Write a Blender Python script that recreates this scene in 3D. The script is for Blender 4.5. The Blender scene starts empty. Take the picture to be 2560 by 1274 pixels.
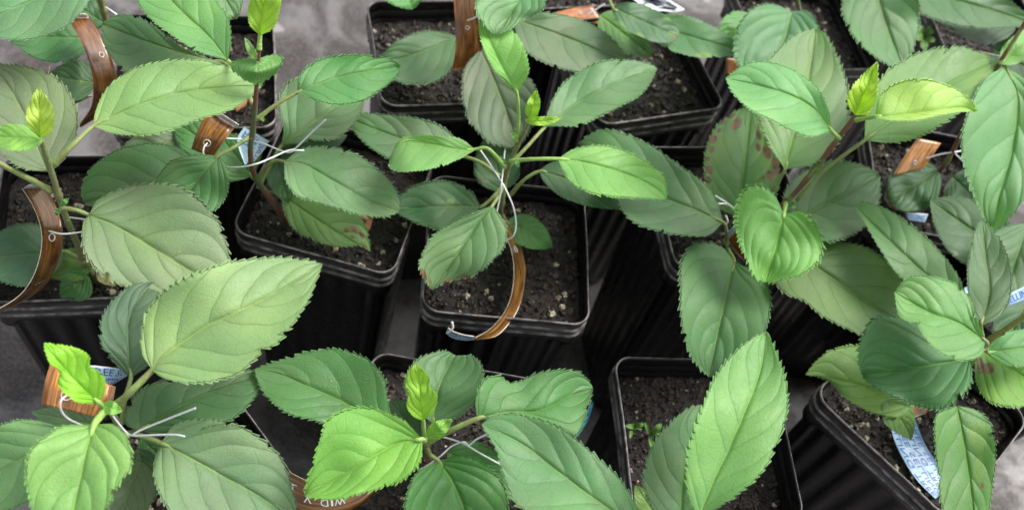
import bpy, math, random
import numpy as np
from mathutils import Vector, Matrix, noise as mnoise

# ------------------------------------------------------------------ camera, sky, sun, exposure
S = 0.09                       # width of one pot rim in metres
F, PITCH, ROLL, CAMH = 2400.0, 0.96067, -0.31359, 4.831 * S
scene = bpy.context.scene
cam_d = bpy.data.cameras.new('camera')
cam = bpy.data.objects.new('camera', cam_d)
scene.collection.objects.link(cam)
cam_d.sensor_width = 36.0
cam_d.lens = 36.0 * F / 2560.0
cam_d.clip_start = 0.01
cam_d.clip_end = 200.0
cam.matrix_world = (Matrix.Translation((0, 0, CAMH)) @ Matrix.Rotation(math.pi / 2 - PITCH, 4, 'X')
                    @ Matrix.Rotation(-ROLL, 4, 'Z'))
cam_d.dof.use_dof = True
cam_d.dof.focus_distance = 0.43
cam_d.dof.aperture_fstop = 11.0
scene.camera = cam

world = bpy.data.worlds.new('World')
scene.world = world
world.use_nodes = True
wn = world.node_tree
bg = wn.nodes['Background']
sky = wn.nodes.new('ShaderNodeTexSky')
sky.sky_type = 'NISHITA'
sky.sun_disc = False
SUN_EL, SUN_AZ = math.radians(52), math.radians(48)     # azimuth from +y (away from camera), clockwise
sky.sun_elevation = SUN_EL
sky.sun_rotation = SUN_AZ
sky.air_density = 1.0
sky.dust_density = 4.0
hs = wn.nodes.new('ShaderNodeHueSaturation')            # thin cloud: a paler sky
hs.inputs['Saturation'].default_value = 0.30
wn.links.new(sky.outputs[0], hs.inputs['Color'])
wn.links.new(hs.outputs[0], bg.inputs[0])
bg.inputs[1].default_value = 0.15

sun_d = bpy.data.lights.new('sun', 'SUN')
sun_d.energy = 1.85
sun_d.angle = math.radians(34)
sun_d.color = (1.0, 0.97, 0.92)
sun = bpy.data.objects.new('sun', sun_d)
scene.collection.objects.link(sun)
sd = Vector((math.sin(SUN_AZ) * math.cos(SUN_EL), math.cos(SUN_AZ) * math.cos(SUN_EL), math.sin(SUN_EL)))
sun.rotation_euler = sd.to_track_quat('Z', 'Y').to_euler()

vs = scene.view_settings
vs.view_transform = 'Standard'
vs.look = 'None'
vs.gamma = 1.0
vs.exposure = 0.66
vs.use_curve_mapping = False

# ------------------------------------------------------------------ helpers
CR, SR = math.cos(ROLL), math.sin(ROLL)
CP, SP = math.cos(PITCH), math.sin(PITCH)

def P(u, v, z):
    """where the sight line through photo point (u, v) meets the level z cm above the pot rims (metres)."""
    u = np.asarray(u, float); v = np.asarray(v, float); z = np.asarray(z, float) * 0.01
    X = (u - 1280) / F; Y = -(v - 637) / F
    X, Y = X * CR + Y * SR, -X * SR + Y * CR
    dx, dy, dz = X, CP + Y * SP, -SP + Y * CP
    k = (z - CAMH) / dz
    return np.stack([k * dx, k * dy, CAMH + k * dz], -1)

def pxcm(u, v, z):
    a = P(u, v, z); b = P(u + 10, v, z)
    return 10 / (np.linalg.norm(a - b) * 100)

def link(o, parent=None):
    scene.collection.objects.link(o)
    if parent is not None:
        o.parent = parent
    return o

def mesh_np(name, verts, faces, mats, parent=None, origin=(0, 0, 0), smooth=True, fmat=None, uv=None, marks=None, color=None):
    verts = np.asarray(verts, float) - np.asarray(origin, float)
    me = bpy.data.meshes.new(name)
    me.vertices.add(len(verts))
    me.vertices.foreach_set('co', verts.ravel())
    if isinstance(faces, np.ndarray):
        n = faces.shape[1]
        me.loops.add(faces.size)
        me.loops.foreach_set('vertex_index', faces.ravel().astype(np.int32))
        me.polygons.add(len(faces))
        me.polygons.foreach_set('loop_start', np.arange(0, faces.size, n, dtype=np.int32))
        me.polygons.foreach_set('loop_total', np.full(len(faces), n, dtype=np.int32))
        li = faces.ravel()
    else:
        li = np.array([i for f in faces for i in f], np.int32)
        tot = np.array([len(f) for f in faces], np.int32)
        me.loops.add(len(li))
        me.loops.foreach_set('vertex_index', li)
        me.polygons.add(len(tot))
        me.polygons.foreach_set('loop_start', np.concatenate([[0], np.cumsum(tot)[:-1]]).astype(np.int32))
        me.polygons.foreach_set('loop_total', tot)
    me.polygons.foreach_set('use_smooth', np.full(len(me.polygons), smooth))
    if fmat is not None:
        me.polygons.foreach_set('material_index', np.asarray(fmat, np.int32))
    if uv is not None:
        l = me.uv_layers.new(name='UVMap')
        l.data.foreach_set('uv', np.asarray(uv, float)[li].ravel())
    if marks is not None:
        a = me.attributes.new('marks', 'FLOAT_COLOR', 'POINT')
        a.data.foreach_set('color', np.asarray(marks, float).ravel())
    me.update(calc_edges=True)
    me.validate()
    for m in (mats if isinstance(mats, (list, tuple)) else [mats]):
        me.materials.append(m)
    o = bpy.data.objects.new(name, me)
    if color is not None:
        o.color = color
    link(o, parent)
    if parent is None:
        o.location = origin
    return o

def grid_faces(M, N, wrap=False, off=0):
    i = np.arange(M - 1)[:, None]; j = np.arange(N if wrap else N - 1)[None, :]
    a = i * N + j; b = i * N + (j + 1) % N
    f = np.stack([a, b, b + N, a + N], -1).reshape(-1, 4)
    return f + off

def catmull(pts, n):
    pts = np.asarray(pts, float)
    if len(pts) == 2:
        t = np.linspace(0, 1, n)[:, None]
        return pts[0] * (1 - t) + pts[1] * t
    p = np.vstack([2 * pts[0] - pts[1], pts, 2 * pts[-1] - pts[-2]])
    out = []
    T = np.linspace(0, len(pts) - 1, n)
    for t in T:
        i = min(int(t), len(pts) - 2); x = t - i
        a, b, c, d = p[i], p[i + 1], p[i + 2], p[i + 3]
        out.append(0.5 * ((2 * b) + (c - a) * x + (2 * a - 5 * b + 4 * c - d) * x * x + (-a + 3 * b - 3 * c + d) * x ** 3))
    return np.array(out)

def tube_geo(path, rad, K=10, bump=0.0, seed=0):
    path = np.asarray(path, float); n = len(path)
    rad = np.interp(np.linspace(0, 1, n), np.linspace(0, 1, len(np.atleast_1d(rad))), np.atleast_1d(rad))
    rs = np.random.RandomState(seed)
    tan = np.gradient(path, axis=0); tan /= np.linalg.norm(tan, axis=1)[:, None] + 1e-12
    up = np.array([0.3, 0.2, 0.9]); 
    if abs(tan[0] @ up) > 0.9: up = np.array([1, 0, 0.])
    nrm = np.cross(tan[0], up); nrm /= np.linalg.norm(nrm)
    V = []
    ang = np.linspace(0, 2 * np.pi, K, endpoint=False)
    for i in range(n):
        nrm = nrm - tan[i] * (nrm @ tan[i]); nrm /= np.linalg.norm(nrm)
        b = np.cross(tan[i], nrm)
        r = rad[i] * (1 + bump * rs.randn(K) * 0.5 + bump * rs.randn() * 0.6)[:, None] if bump else rad[i]
        V.append(path[i] + r * (np.cos(ang)[:, None] * nrm + np.sin(ang)[:, None] * b))
    V = np.vstack(V + [path[:1], path[-1:]])
    f = [tuple(int(k) for k in q) for q in grid_faces(n, K, True)]
    c0, c1 = n * K, n * K + 1
    for j in range(K):
        f.append((c0, (j + 1) % K, j)); f.append((c1, (n - 1) * K + j, (n - 1) * K + (j + 1) % K))
    return V, f

def join_geo(gs):
    V, Fc, off = [], [], 0
    for v, f in gs:
        V.append(v); Fc += [tuple(int(i) + off for i in q) for q in f]; off += len(v)
    return np.vstack(V), Fc

def thing(name, label, cat, loc, group=None, kind=None):
    o = bpy.data.objects.new(name, None)
    o.empty_display_size = 0.01
    link(o); o.location = loc
    o['label'] = label; o['category'] = cat
    if group: o['group'] = group
    if kind: o['kind'] = kind
    return o

# ------------------------------------------------------------------ materials
def newmat(name):
    m = bpy.data.materials.new(name); m.use_nodes = True
    nt = m.node_tree
    return m, nt, nt.nodes['Principled BSDF'], nt.nodes['Material Output']

class NB:
    def __init__(s, nt): s.nt = nt
    def n(s, t, **k):
        x = s.nt.nodes.new(t)
        for a, b in k.items(): setattr(x, a, b)
        return x
    def l(s, a, b): s.nt.links.new(a, b)
    def val(s, x, sock):
        if isinstance(x, (int, float)): sock.default_value = x
        elif isinstance(x, tuple): sock.default_value = x if len(x) == 4 or len(sock.default_value) == 3 else x + (1,)
        else: s.l(x, sock)
    def math(s, op, a, b=0.0, clamp=False):
        x = s.n('ShaderNodeMath', operation=op, use_clamp=clamp)
        s.val(a, x.inputs[0]); s.val(b, x.inputs[1]); return x.outputs[0]
    def mix(s, f, a, b, mode='MIX'):
        x = s.n('ShaderNodeMix', data_type='RGBA', blend_type=mode)
        s.val(f, x.inputs[0]); s.val(a, x.inputs[6]); s.val(b, x.inputs[7]); return x.outputs[2]
    def noise(s, vec, scale, detail=4, rough=0.55, dist=0.0):
        x = s.n('ShaderNodeTexNoise'); x.inputs['Scale'].default_value = scale
        x.inputs['Detail'].default_value = detail; x.inputs['Roughness'].default_value = rough
        x.inputs['Distortion'].default_value = dist
        if vec is not None: s.l(vec, x.inputs['Vector'])
        return x.outputs[0]
    def ramp(s, f, lo, hi, a=0.0, b=1.0, smooth=True):
        x = s.n('ShaderNodeMapRange', interpolation_type='SMOOTHSTEP' if smooth else 'LINEAR')
        s.l(f, x.inputs[0])
        for i, q in enumerate((lo, hi, a, b)): x.inputs[i + 1].default_value = q
        return x.outputs[0]
    def bump(s, h, strength, dist, normal=None):
        x = s.n('ShaderNodeBump'); s.l(h, x.inputs['Height'])
        x.inputs['Strength'].default_value = strength; x.inputs['Distance'].default_value = dist
        if normal is not None: s.l(normal, x.inputs['Normal'])
        return x.outputs[0]
    def scaled(s, vec, sc):
        x = s.n('ShaderNodeMapping'); s.l(vec, x.inputs['Vector']); x.inputs['Scale'].default_value = sc
        return x.outputs[0]
    def rgb_scale(s, c, k):
        x = s.n('ShaderNodeVectorMath', operation='SCALE'); s.l(c, x.inputs[0]); s.val(k, x.inputs['Scale']); return x.outputs[0]
    def rgb_mul(s, c, k):
        x = s.n('ShaderNodeVectorMath', operation='MULTIPLY'); s.l(c, x.inputs[0]); x.inputs[1].default_value = k; return x.outputs[0]

def make_leaf_mat():
    m, nt, bs, out = newmat('leaf_blade'); b = NB(nt)
    oi = b.n('ShaderNodeObjectInfo'); at = b.n('ShaderNodeAttribute', attribute_name='marks')
    uv = b.n('ShaderNodeUVMap').outputs[0]
    tc = b.n('ShaderNodeNewGeometry')
    sep = b.n('ShaderNodeSeparateColor'); b.l(at.outputs['Color'], sep.inputs[0])
    brown, yel = sep.outputs[1], sep.outputs[2]
    ph = b.math('ADD', b.math('MULTIPLY', sep.outputs[0], 16.0), b.math('MULTIPLY', b.math('SUBTRACT', b.noise(uv, 300, 3, 0.6), 0.5), 0.10))
    frc = b.math('FRACT', ph)
    dv = b.math('MINIMUM', frc, b.math('SUBTRACT', 1.0, frc))
    vein = b.ramp(dv, 0.015, 0.060, 1, 0)
    pillow = b.math('MULTIPLY', b.math('POWER', frc, 0.40), b.math('POWER', b.math('SUBTRACT', 1.0, frc), 0.65))
    rib = at.outputs['Alpha']
    rnd = b.n('ShaderNodeCombineXYZ'); b.l(b.math('MULTIPLY', oi.outputs['Random'], 7.0), rnd.inputs[0]); b.l(b.math('MULTIPLY', oi.outputs['Random'], 3.0), rnd.inputs[1])
    va = b.n('ShaderNodeVectorMath', operation='ADD'); b.l(uv, va.inputs[0]); b.l(rnd.outputs[0], va.inputs[1]); vec = va.outputs[0]
    n_big = b.noise(vec, 28, 3, 0.5); n_mid = b.noise(vec, 160, 4, 0.6); n_fine = b.noise(vec, 1100, 3, 0.7)
    col = oi.outputs['Color']
    # lighter and yellower patches of the blade, and old leaves' dull bloom, its sheen put into the colour
    col = b.mix(b.ramp(n_big, 0.38, 0.64, 0, 0.6), col, b.rgb_mul(col, (1.38, 1.22, 1.08)))
    col = b.mix(b.ramp(n_mid, 0.45, 0.75, 0, 0.25), col, b.rgb_scale(col, 0.74))
    dn = b.noise(vec, 38, 5, 0.6)
    dull_sheen = b.math('MULTIPLY', b.ramp(dn, 0.30, 0.72), oi.outputs['Alpha'])
    col = b.mix(b.math('MULTIPLY', dull_sheen, 0.8), col, (0.205, 0.225, 0.150, 1))
    # network of the finest veins
    vo = b.n('ShaderNodeTexVoronoi', feature='DISTANCE_TO_EDGE'); b.l(vec, vo.inputs['Vector']); vo.inputs['Scale'].default_value = 640
    net = b.ramp(vo.outputs['Distance'], 0.0, 0.12, 1, 0)
    vo2 = b.n('ShaderNodeTexVoronoi', feature='DISTANCE_TO_EDGE'); b.l(vec, vo2.inputs['Vector']); vo2.inputs['Scale'].default_value = 190
    net2 = b.ramp(vo2.outputs['Distance'], 0.0, 0.05, 1, 0)
    col = b.mix(b.math('MULTIPLY', net, 0.08), col, b.rgb_mul(col, (1.5, 1.35, 1.2)))
    col = b.mix(b.math('MULTIPLY', net2, 0.16), col, b.rgb_scale(col, 0.70))
    col = b.mix(b.math('MULTIPLY', b.ramp(n_fine, 0.35, 0.7), 0.22), col, b.rgb_scale(col, 1.45))
    col = b.mix(b.math('MULTIPLY', vein, b.ramp(n_big, 0.35, 0.65, 0.18, 0.50)), col, b.rgb_mul(col, (0.55, 0.66, 0.48)))  # side veins darkened: shadow in their creases put into the colour
    col = b.mix(b.math('MULTIPLY', rib, 0.60), col, b.mix(0.5, b.rgb_mul(col, (1.7, 1.5, 1.1)), (0.30, 0.42, 0.14, 1)))
    # yellowing, water marks, brown scars
    yf = b.ramp(b.math('ADD', yel, b.math('MULTIPLY', b.math('SUBTRACT', n_mid, 0.5), 0.9)), 0.30, 0.75)
    col = b.mix(b.math('MULTIPLY', yf, 0.5), col, (0.22, 0.36, 0.07, 1))
    wv = b.n('ShaderNodeTexVoronoi'); b.l(vec, wv.inputs['Vector']); wv.inputs['Scale'].default_value = 62
    wspot = b.math('MULTIPLY', b.ramp(wv.outputs['Distance'], 0.15, 0.19, 1, 0), b.ramp(n_big, 0.50, 0.53))
    col = b.mix(b.math('MULTIPLY', wspot, b.math('MULTIPLY', oi.outputs['Alpha'], 0.55)), col, b.rgb_mul(col, (0.62, 0.78, 0.66)))
    bf = b.ramp(b.math('ADD', brown, b.math('MULTIPLY', b.math('SUBTRACT', b.noise(vec, 330, 4, 0.6), 0.5), 1.1)), 0.30, 0.50)
    bcol = b.mix(b.ramp(n_mid, 0.4, 0.6), (0.13, 0.060, 0.042, 1), (0.27, 0.125, 0.070, 1))
    col = b.mix(b.math('MULTIPLY', bf, 0.9), col, bcol)
    # specks of grit
    sp = b.n('ShaderNodeTexVoronoi'); b.l(vec, sp.inputs['Vector']); sp.inputs['Scale'].default_value = 240
    spk = b.math('MULTIPLY', b.ramp(sp.outputs['Distance'], 0.05, 0.11, 1, 0), b.ramp(b.noise(vec, 75, 2), 0.56, 0.62))
    col = b.mix(b.math('MULTIPLY', spk, 0.45), col, (0.42, 0.45, 0.33, 1))
    under = b.mix(0.35, b.rgb_scale(col, 1.25), (0.26, 0.36, 0.17, 1))
    col = b.mix(b.math('MULTIPLY', tc.outputs['Backfacing'], 0.9), col, under)
    b.l(col, bs.inputs['Base Color'])
    h = b.math('ADD', b.math('MULTIPLY', net, -0.5), b.math('MULTIPLY', n_fine, 0.8))
    h = b.math('ADD', h, b.math('MULTIPLY', net2, -0.7))
    h = b.math('ADD', h, b.math('MULTIPLY', n_mid, 1.3))
    oiq = b.math('MULTIPLY', b.math('SUBTRACT', 1.0, rib), pillow)
    bn = b.bump(oiq, 1.0, 0.0011, b.bump(h, 0.38, 0.00022))
    b.l(b.math('ADD', b.math('MULTIPLY', b.math('FRACT', b.math('MULTIPLY', oi.outputs['Random'], 13.7)), 0.00050), 0.00040), bn.node.inputs['Distance'])
    b.l(bn, bs.inputs['Normal'])
    b.l(b.ramp(n_mid, 0.3, 0.7, 0.42, 0.56), bs.inputs['Roughness'])
    bs.inputs['Specular IOR Level'].default_value = 0.42
    bs.inputs['Sheen Weight'].default_value = 0.10
    bs.inputs['Sheen Roughness'].default_value = 0.4
    tr = b.n('ShaderNodeBsdfTranslucent'); b.l(b.rgb_mul(col, (1.5, 1.7, 0.6)), tr.inputs['Color'])
    ms = b.n('ShaderNodeMixShader'); ms.inputs[0].default_value = 0.22
    b.l(bs.outputs[0], ms.inputs[1]); b.l(tr.outputs[0], ms.inputs[2]); b.l(ms.outputs[0], out.inputs[0])
    return m
LEAF = make_leaf_mat()

def make_stem_mat():
    m, nt, bs, out = newmat('green_stem'); b = NB(nt)
    oi = b.n('ShaderNodeObjectInfo'); g = b.n('ShaderNodeNewGeometry').outputs['Position']
    n1 = b.noise(g, 90, 4); n2 = b.noise(g, 900, 3)
    red = b.math('MULTIPLY', b.ramp(n1, 0.36, 0.54), oi.outputs['Alpha'])
    col = b.mix(red, oi.outputs['Color'], (0.16, 0.055, 0.04, 1))
    col = b.mix(b.ramp(n2, 0.4, 0.75, 0, 0.5), col, b.rgb_scale(col, 1.7))
    b.l(col, bs.inputs['Base Color']); bs.inputs['Roughness'].default_value = 0.5
    bs.inputs['Sheen Weight'].default_value = 0.08
    b.l(b.bump(b.noise(g, 1400, 3), 0.6, 0.0003), bs.inputs['Normal'])
    return m
STEM = make_stem_mat()

def make_pot_mat():
    m, nt, bs, out = newmat('black_plastic'); b = NB(nt)
    g = b.n('ShaderNodeNewGeometry').outputs['Position']
    oc = b.n('ShaderNodeTexCoord').outputs['Object']
    n1 = b.noise(g, 45, 5, 0.6); n2 = b.noise(b.scaled(g, (1, 1, 0.25)), 700, 4, 0.6); sc = b.noise(b.scaled(oc, (30, 30, 900)), 1.0, 3, 0.6)
    col = b.mix(b.ramp(n1, 0.48, 0.80, 0, 0.42), (0.0035, 0.0035, 0.0042, 1), (0.016, 0.0135, 0.013, 1))
    col = b.mix(b.ramp(n2, 0.68, 0.82, 0, 0.25), col, (0.08, 0.07, 0.065, 1))
    pt = b.n('ShaderNodeNewGeometry').outputs['Pointiness']       # scuffed, dusty ridges
    wear = b.math('MULTIPLY', b.ramp(pt, 0.505, 0.56), b.ramp(b.noise(g, 130, 4, 0.6), 0.30, 0.62, 0.35, 1.0))
    col = b.mix(b.math('MULTIPLY', wear, 0.8), col, (0.125, 0.11, 0.108, 1))
    b.l(col, bs.inputs['Base Color'])
    b.l(b.ramp(n1, 0.3, 0.75, 0.22, 0.42), bs.inputs['Roughness'])
    bs.inputs['Specular IOR Level'].default_value = 0.5
    h = b.math('ADD', b.math('MULTIPLY', sc, 0.5), n2)
    b.l(b.bump(h, 0.35, 0.0003), bs.inputs['Normal'])
    return m
POT = make_pot_mat()

def simple(name, c1, c2, scale, rough=0.8, bump=0.3, bdist=0.001, spec=0.3, detail=5, metal=0.0):
    m, nt, bs, out = newmat(name); b = NB(nt)
    g = b.n('ShaderNodeNewGeometry').outputs['Position']
    n = b.noise(g, scale, detail, 0.6)
    b.l(b.mix(b.ramp(n, 0.35, 0.68), c1 + (1,), c2 + (1,)), bs.inputs['Base Color'])
    bs.inputs['Roughness'].default_value = rough
    bs.inputs['Specular IOR Level'].default_value = spec
    bs.inputs['Metallic'].default_value = metal
    if bump: b.l(b.bump(b.noise(g, scale * 3, 5, 0.65), bump, bdist), bs.inputs['Normal'])
    return m
SOIL = simple('peat_soil', (0.007, 0.0055, 0.005), (0.036, 0.027, 0.022), 420, 0.45, 0.9, 0.0012, 0.5)
CLUMP = simple('peat_crumbs', (0.009, 0.006, 0.005), (0.050, 0.035, 0.027), 260, 0.42, 0.8, 0.0008, 0.5)
BARK = simple('bark_chips', (0.03, 0.018, 0.013), (0.10, 0.065, 0.045), 300, 0.8, 0.5, 0.0006)
GRIT = simple('pale_grit', (0.26, 0.21, 0.14), (0.55, 0.50, 0.40), 260, 0.75, 0.3, 0.0004)
WIRE = simple('zinc_wire', (0.74, 0.74, 0.76), (0.88, 0.88, 0.90), 500, 0.30, 0.15, 0.0001, 0.6, metal=0.15)
EYE = simple('clear_laminate_rim', (0.62, 0.60, 0.60), (0.85, 0.84, 0.84), 900, 0.18, 0.0, 0.001, 0.8)
INK = simple('blue_print', (0.015, 0.085, 0.36), (0.03, 0.13, 0.48), 900, 0.3, 0.0)
WHITEINK = simple('white_embossing', (0.75, 0.75, 0.78), (0.88, 0.88, 0.9), 900, 0.25, 0.0)
PAPER = simple('white_tag_back', (0.42, 0.58, 0.76), (0.62, 0.76, 0.88), 120, 0.25, 0.0, spec=0.6)
BLUEPAPER = simple('pale_blue_tag_back', (0.26, 0.42, 0.64), (0.42, 0.60, 0.80), 120, 0.3, 0.0, spec=0.4)
CREAM = simple('cream_tag_edge', (0.50, 0.36, 0.24), (0.78, 0.70, 0.62), 900, 0.5, 0.0)
WHITEP = simple('white_scrap_plastic', (0.72, 0.76, 0.84), (0.92, 0.94, 0.97), 90, 0.35, 0.4, 0.002)
WEED = simple('weed_green', (0.08, 0.17, 0.04), (0.15, 0.28, 0.07), 200, 0.5, 0.2, 0.0004)
DEAD = simple('dry_leaf', (0.22, 0.10, 0.05), (0.36, 0.19, 0.10), 130, 0.8, 0.5, 0.0006)

def make_wood_mat():
    m, nt, bs, out = newmat('wood_print_laminate'); b = NB(nt)
    uv = b.n('ShaderNodeUVMap').outputs[0]
    oi = b.n('ShaderNodeObjectInfo')
    n1 = b.noise(b.scaled(uv, (55, 750, 1)), 1.0, 6, 0.65, 0.6)
    n2 = b.noise(b.scaled(uv, (18, 210, 1)), 1.0, 3, 0.5, 0.9)
    n3 = b.noise(uv, 90, 3)
    col = b.mix(b.ramp(n2, 0.34, 0.66), (0.12, 0.048, 0.016, 1), (0.43, 0.205, 0.058, 1))
    col = b.mix(b.ramp(n1, 0.38, 0.62, 0, 0.75), col, (0.045, 0.013, 0.006, 1))
    col = b.mix(b.ramp(n3, 0.5, 0.8, 0, 0.35), col, (0.55, 0.28, 0.10, 1))
    col = b.mix(1.0, col, oi.outputs['Color'], 'MULTIPLY')
    b.l(col, bs.inputs['Base Color'])
    bs.inputs['Roughness'].default_value = 0.22
    bs.inputs['Specular IOR Level'].default_value = 0.5
    bs.inputs['Coat Weight'].default_value = 0.5
    bs.inputs['Coat Roughness'].default_value = 0.08
    b.l(b.bump(b.noise(uv, 120, 3), 0.25, 0.0006), bs.inputs['Normal'])
    return m
WOOD = make_wood_mat()

def make_ground_mat():
    m, nt, bs, out = newmat('grey_concrete'); b = NB(nt)
    g = b.n('ShaderNodeNewGeometry').outputs['Position']
    n1 = b.noise(g, 13, 7, 0.65, 0.6); n2 = b.noise(g, 60, 5, 0.65); n3 = b.noise(g, 420, 4, 0.7)
    col = b.mix(b.ramp(n1, 0.41, 0.59), (0.040, 0.033, 0.030, 1), (0.170, 0.161, 0.161, 1))
    col = b.mix(b.ramp(n2, 0.48, 0.70, 0, 0.6), col, (0.085, 0.068, 0.058, 1))
    col = b.mix(b.ramp(n3, 0.45, 0.7, 0, 0.45), col, (0.20, 0.185, 0.18, 1))
    col = b.mix(b.ramp(b.noise(g, 24, 2), 0.70, 0.74, 0, 0.5), col, (0.45, 0.42, 0.40, 1))
    b.l(col, bs.inputs['Base Color'])
    b.l(b.ramp(n1, 0.35, 0.6, 0.75, 0.35), bs.inputs['Roughness'])
    h = b.math('ADD', n2, b.math('MULTIPLY', n3, 0.5))
    b.l(b.bump(h, 0.5, 0.0015), bs.inputs['Normal'])
    return m
GROUND = make_ground_mat()

SCUFF_HIGHLIGHT = simple('scuffed_highlight_ridge', (0.05, 0.045, 0.045), (0.26, 0.235, 0.23), 170, 0.33, 0.3, 0.0002, 0.5, detail=6)  # scuffed ridges, with the bright highlight along the lip painted in as paler grey
# ------------------------------------------------------------------ ground
GZ = -22.0
gx = np.concatenate([[-30, -8, -3], np.linspace(-1, 1.4, 60), [4, 10, 30]])
gy = np.concatenate([[-30, -8, -2], np.linspace(-0.6, 1.4, 50), [4, 10, 60]])
GX, GY = np.meshgrid(gx, gy)
gzv = np.full(GX.shape, GZ * 0.01)
for i in range(3, len(gy) - 3):
    for j in range(3, len(gx) - 3):
        gzv[i, j] -= 0.0015 + 0.0012 * mnoise.noise((GX[i, j] * 9, GY[i, j] * 9, 0))
gnd = mesh_np('ground', np.stack([GX, GY, gzv], -1).reshape(-1, 3), grid_faces(len(gy), len(gx)), GROUND)
gnd['kind'] = 'structure'

# ------------------------------------------------------------------ pots
def rsq(h, r, npts=34, nc=9):
    """rounded square outline (cm), counter-clockwise; returns xy and corner mask."""
    out, cm, sid = [], [], []
    for k in range(4):
        a0 = k * math.pi / 2
        c, s = math.cos(a0), math.sin(a0)
        R = np.array([[c, -s], [s, c]])
        ys = np.linspace(-(h - r), h - r, npts)
        side = np.stack([np.full(npts, h), ys], -1)
        th = np.linspace(0, math.pi / 2, nc + 2)[1:-1]
        cor = np.stack([h - r + r * np.cos(th), h - r + r * np.sin(th)], -1)
        out.append(np.vstack([side, cor]) @ R.T)
        e = np.clip((np.abs(ys) - (h - r) + 0.25) / 0.25, 0, 1)
        cm.append(np.concatenate([e, np.ones(nc)]))
        sid.append(np.concatenate([ys / (h - r), np.full(nc, 9.0)]))
    return np.vstack(out), np.concatenate(cm), np.concatenate(sid)

def ring(z, h, r=1.0, rib=0.0, drop=0.0):
    xy, cm, sd_ = rsq(h, r)
    if rib:
        x = sd_ * 5.0
        w = np.where(sd_ < 5, np.clip(1.5 * np.cos(x * math.pi), -1, 1), 0)
        nrm = xy / np.abs(xy).max(axis=1)[:, None]
        big = np.abs(xy) > h - 1e-6
        xy = xy + np.where(big, np.sign(xy), 0) * (rib * (w - 1) / 2)[:, None]
    return np.column_stack([xy, z - drop * cm])

def loft(rings):
    M, N = len(rings), len(rings[0])
    return np.vstack(rings) * 0.01, grid_faces(M, N, True)

rim_prof = [(-2.2, 4.20), (-1.55, 4.24), (-1.48, 4.31), (-1.40, 4.26), (-0.85, 4.29), (-0.78, 4.37), (-0.70, 4.31), (-0.12, 4.35), (-0.02, 4.385), (0.02, 4.43),
            (0.0, 4.48), (-0.06, 4.51), (-0.14, 4.50), (-0.20, 4.46), (-0.68, 4.43), (-0.70, 4.44), (-0.78, 4.55), (-0.88, 4.50), (-0.90, 4.41), (-1.38, 4.38), (-1.40, 4.39), (-1.48, 4.50), (-1.58, 4.46),
            (-1.60, 4.36), (-2.05, 4.33), (-2.12, 4.34), (-2.16, 4.28)]
rr = []
for (z, h) in rim_prof:
    d = 0.55 if (z < -1.9 and h > 4.25) else 0.0
    rr.append(ring(z, h, 0.95 + (h - 4.5) * 0.6, drop=d))
rr.append(ring(-2.16, 4.10, 0.8, drop=0.5))
rimV, rimF = loft(rr)
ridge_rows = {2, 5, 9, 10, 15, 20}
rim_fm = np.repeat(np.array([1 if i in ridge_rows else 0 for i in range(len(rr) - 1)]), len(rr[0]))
bb = [ring(-1.9, 4.09, 0.8)] + [ring(z, 4.09 + (z + 2.2) * 0.030, 0.8, rib=0.10 * min(1, (-z - 2.0) / 0.5) if z < -2.2 else 0.0) for z in (-2.2, -2.5, -3, -6, -9, -12, -15, -18, -21.7)]
bb.append(ring(-21.9, 3.40, 0.8)); bb.append(ring(-21.9, 0.5, 0.2))
bodV, bodF = loft(bb)
# tiny wobble so no rim is a perfect curve
for V_ in (rimV,):
    V_[:, 0] += 0.0003 * np.sin(V_[:, 1] * 70 + 1); V_[:, 1] += 0.0003 * np.sin(V_[:, 0] * 60)

ico_me = None
def ico(sub):
    import bmesh
    bm = bmesh.new(); bmesh.ops.create_icosphere(bm, subdivisions=sub, radius=1.0)
    v = np.array([x.co[:] for x in bm.verts]); f = np.array([[q.index for q in p.verts] for p in bm.faces]); bm.free()
    return v, f
ICV, ICF = ico(2)

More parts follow.
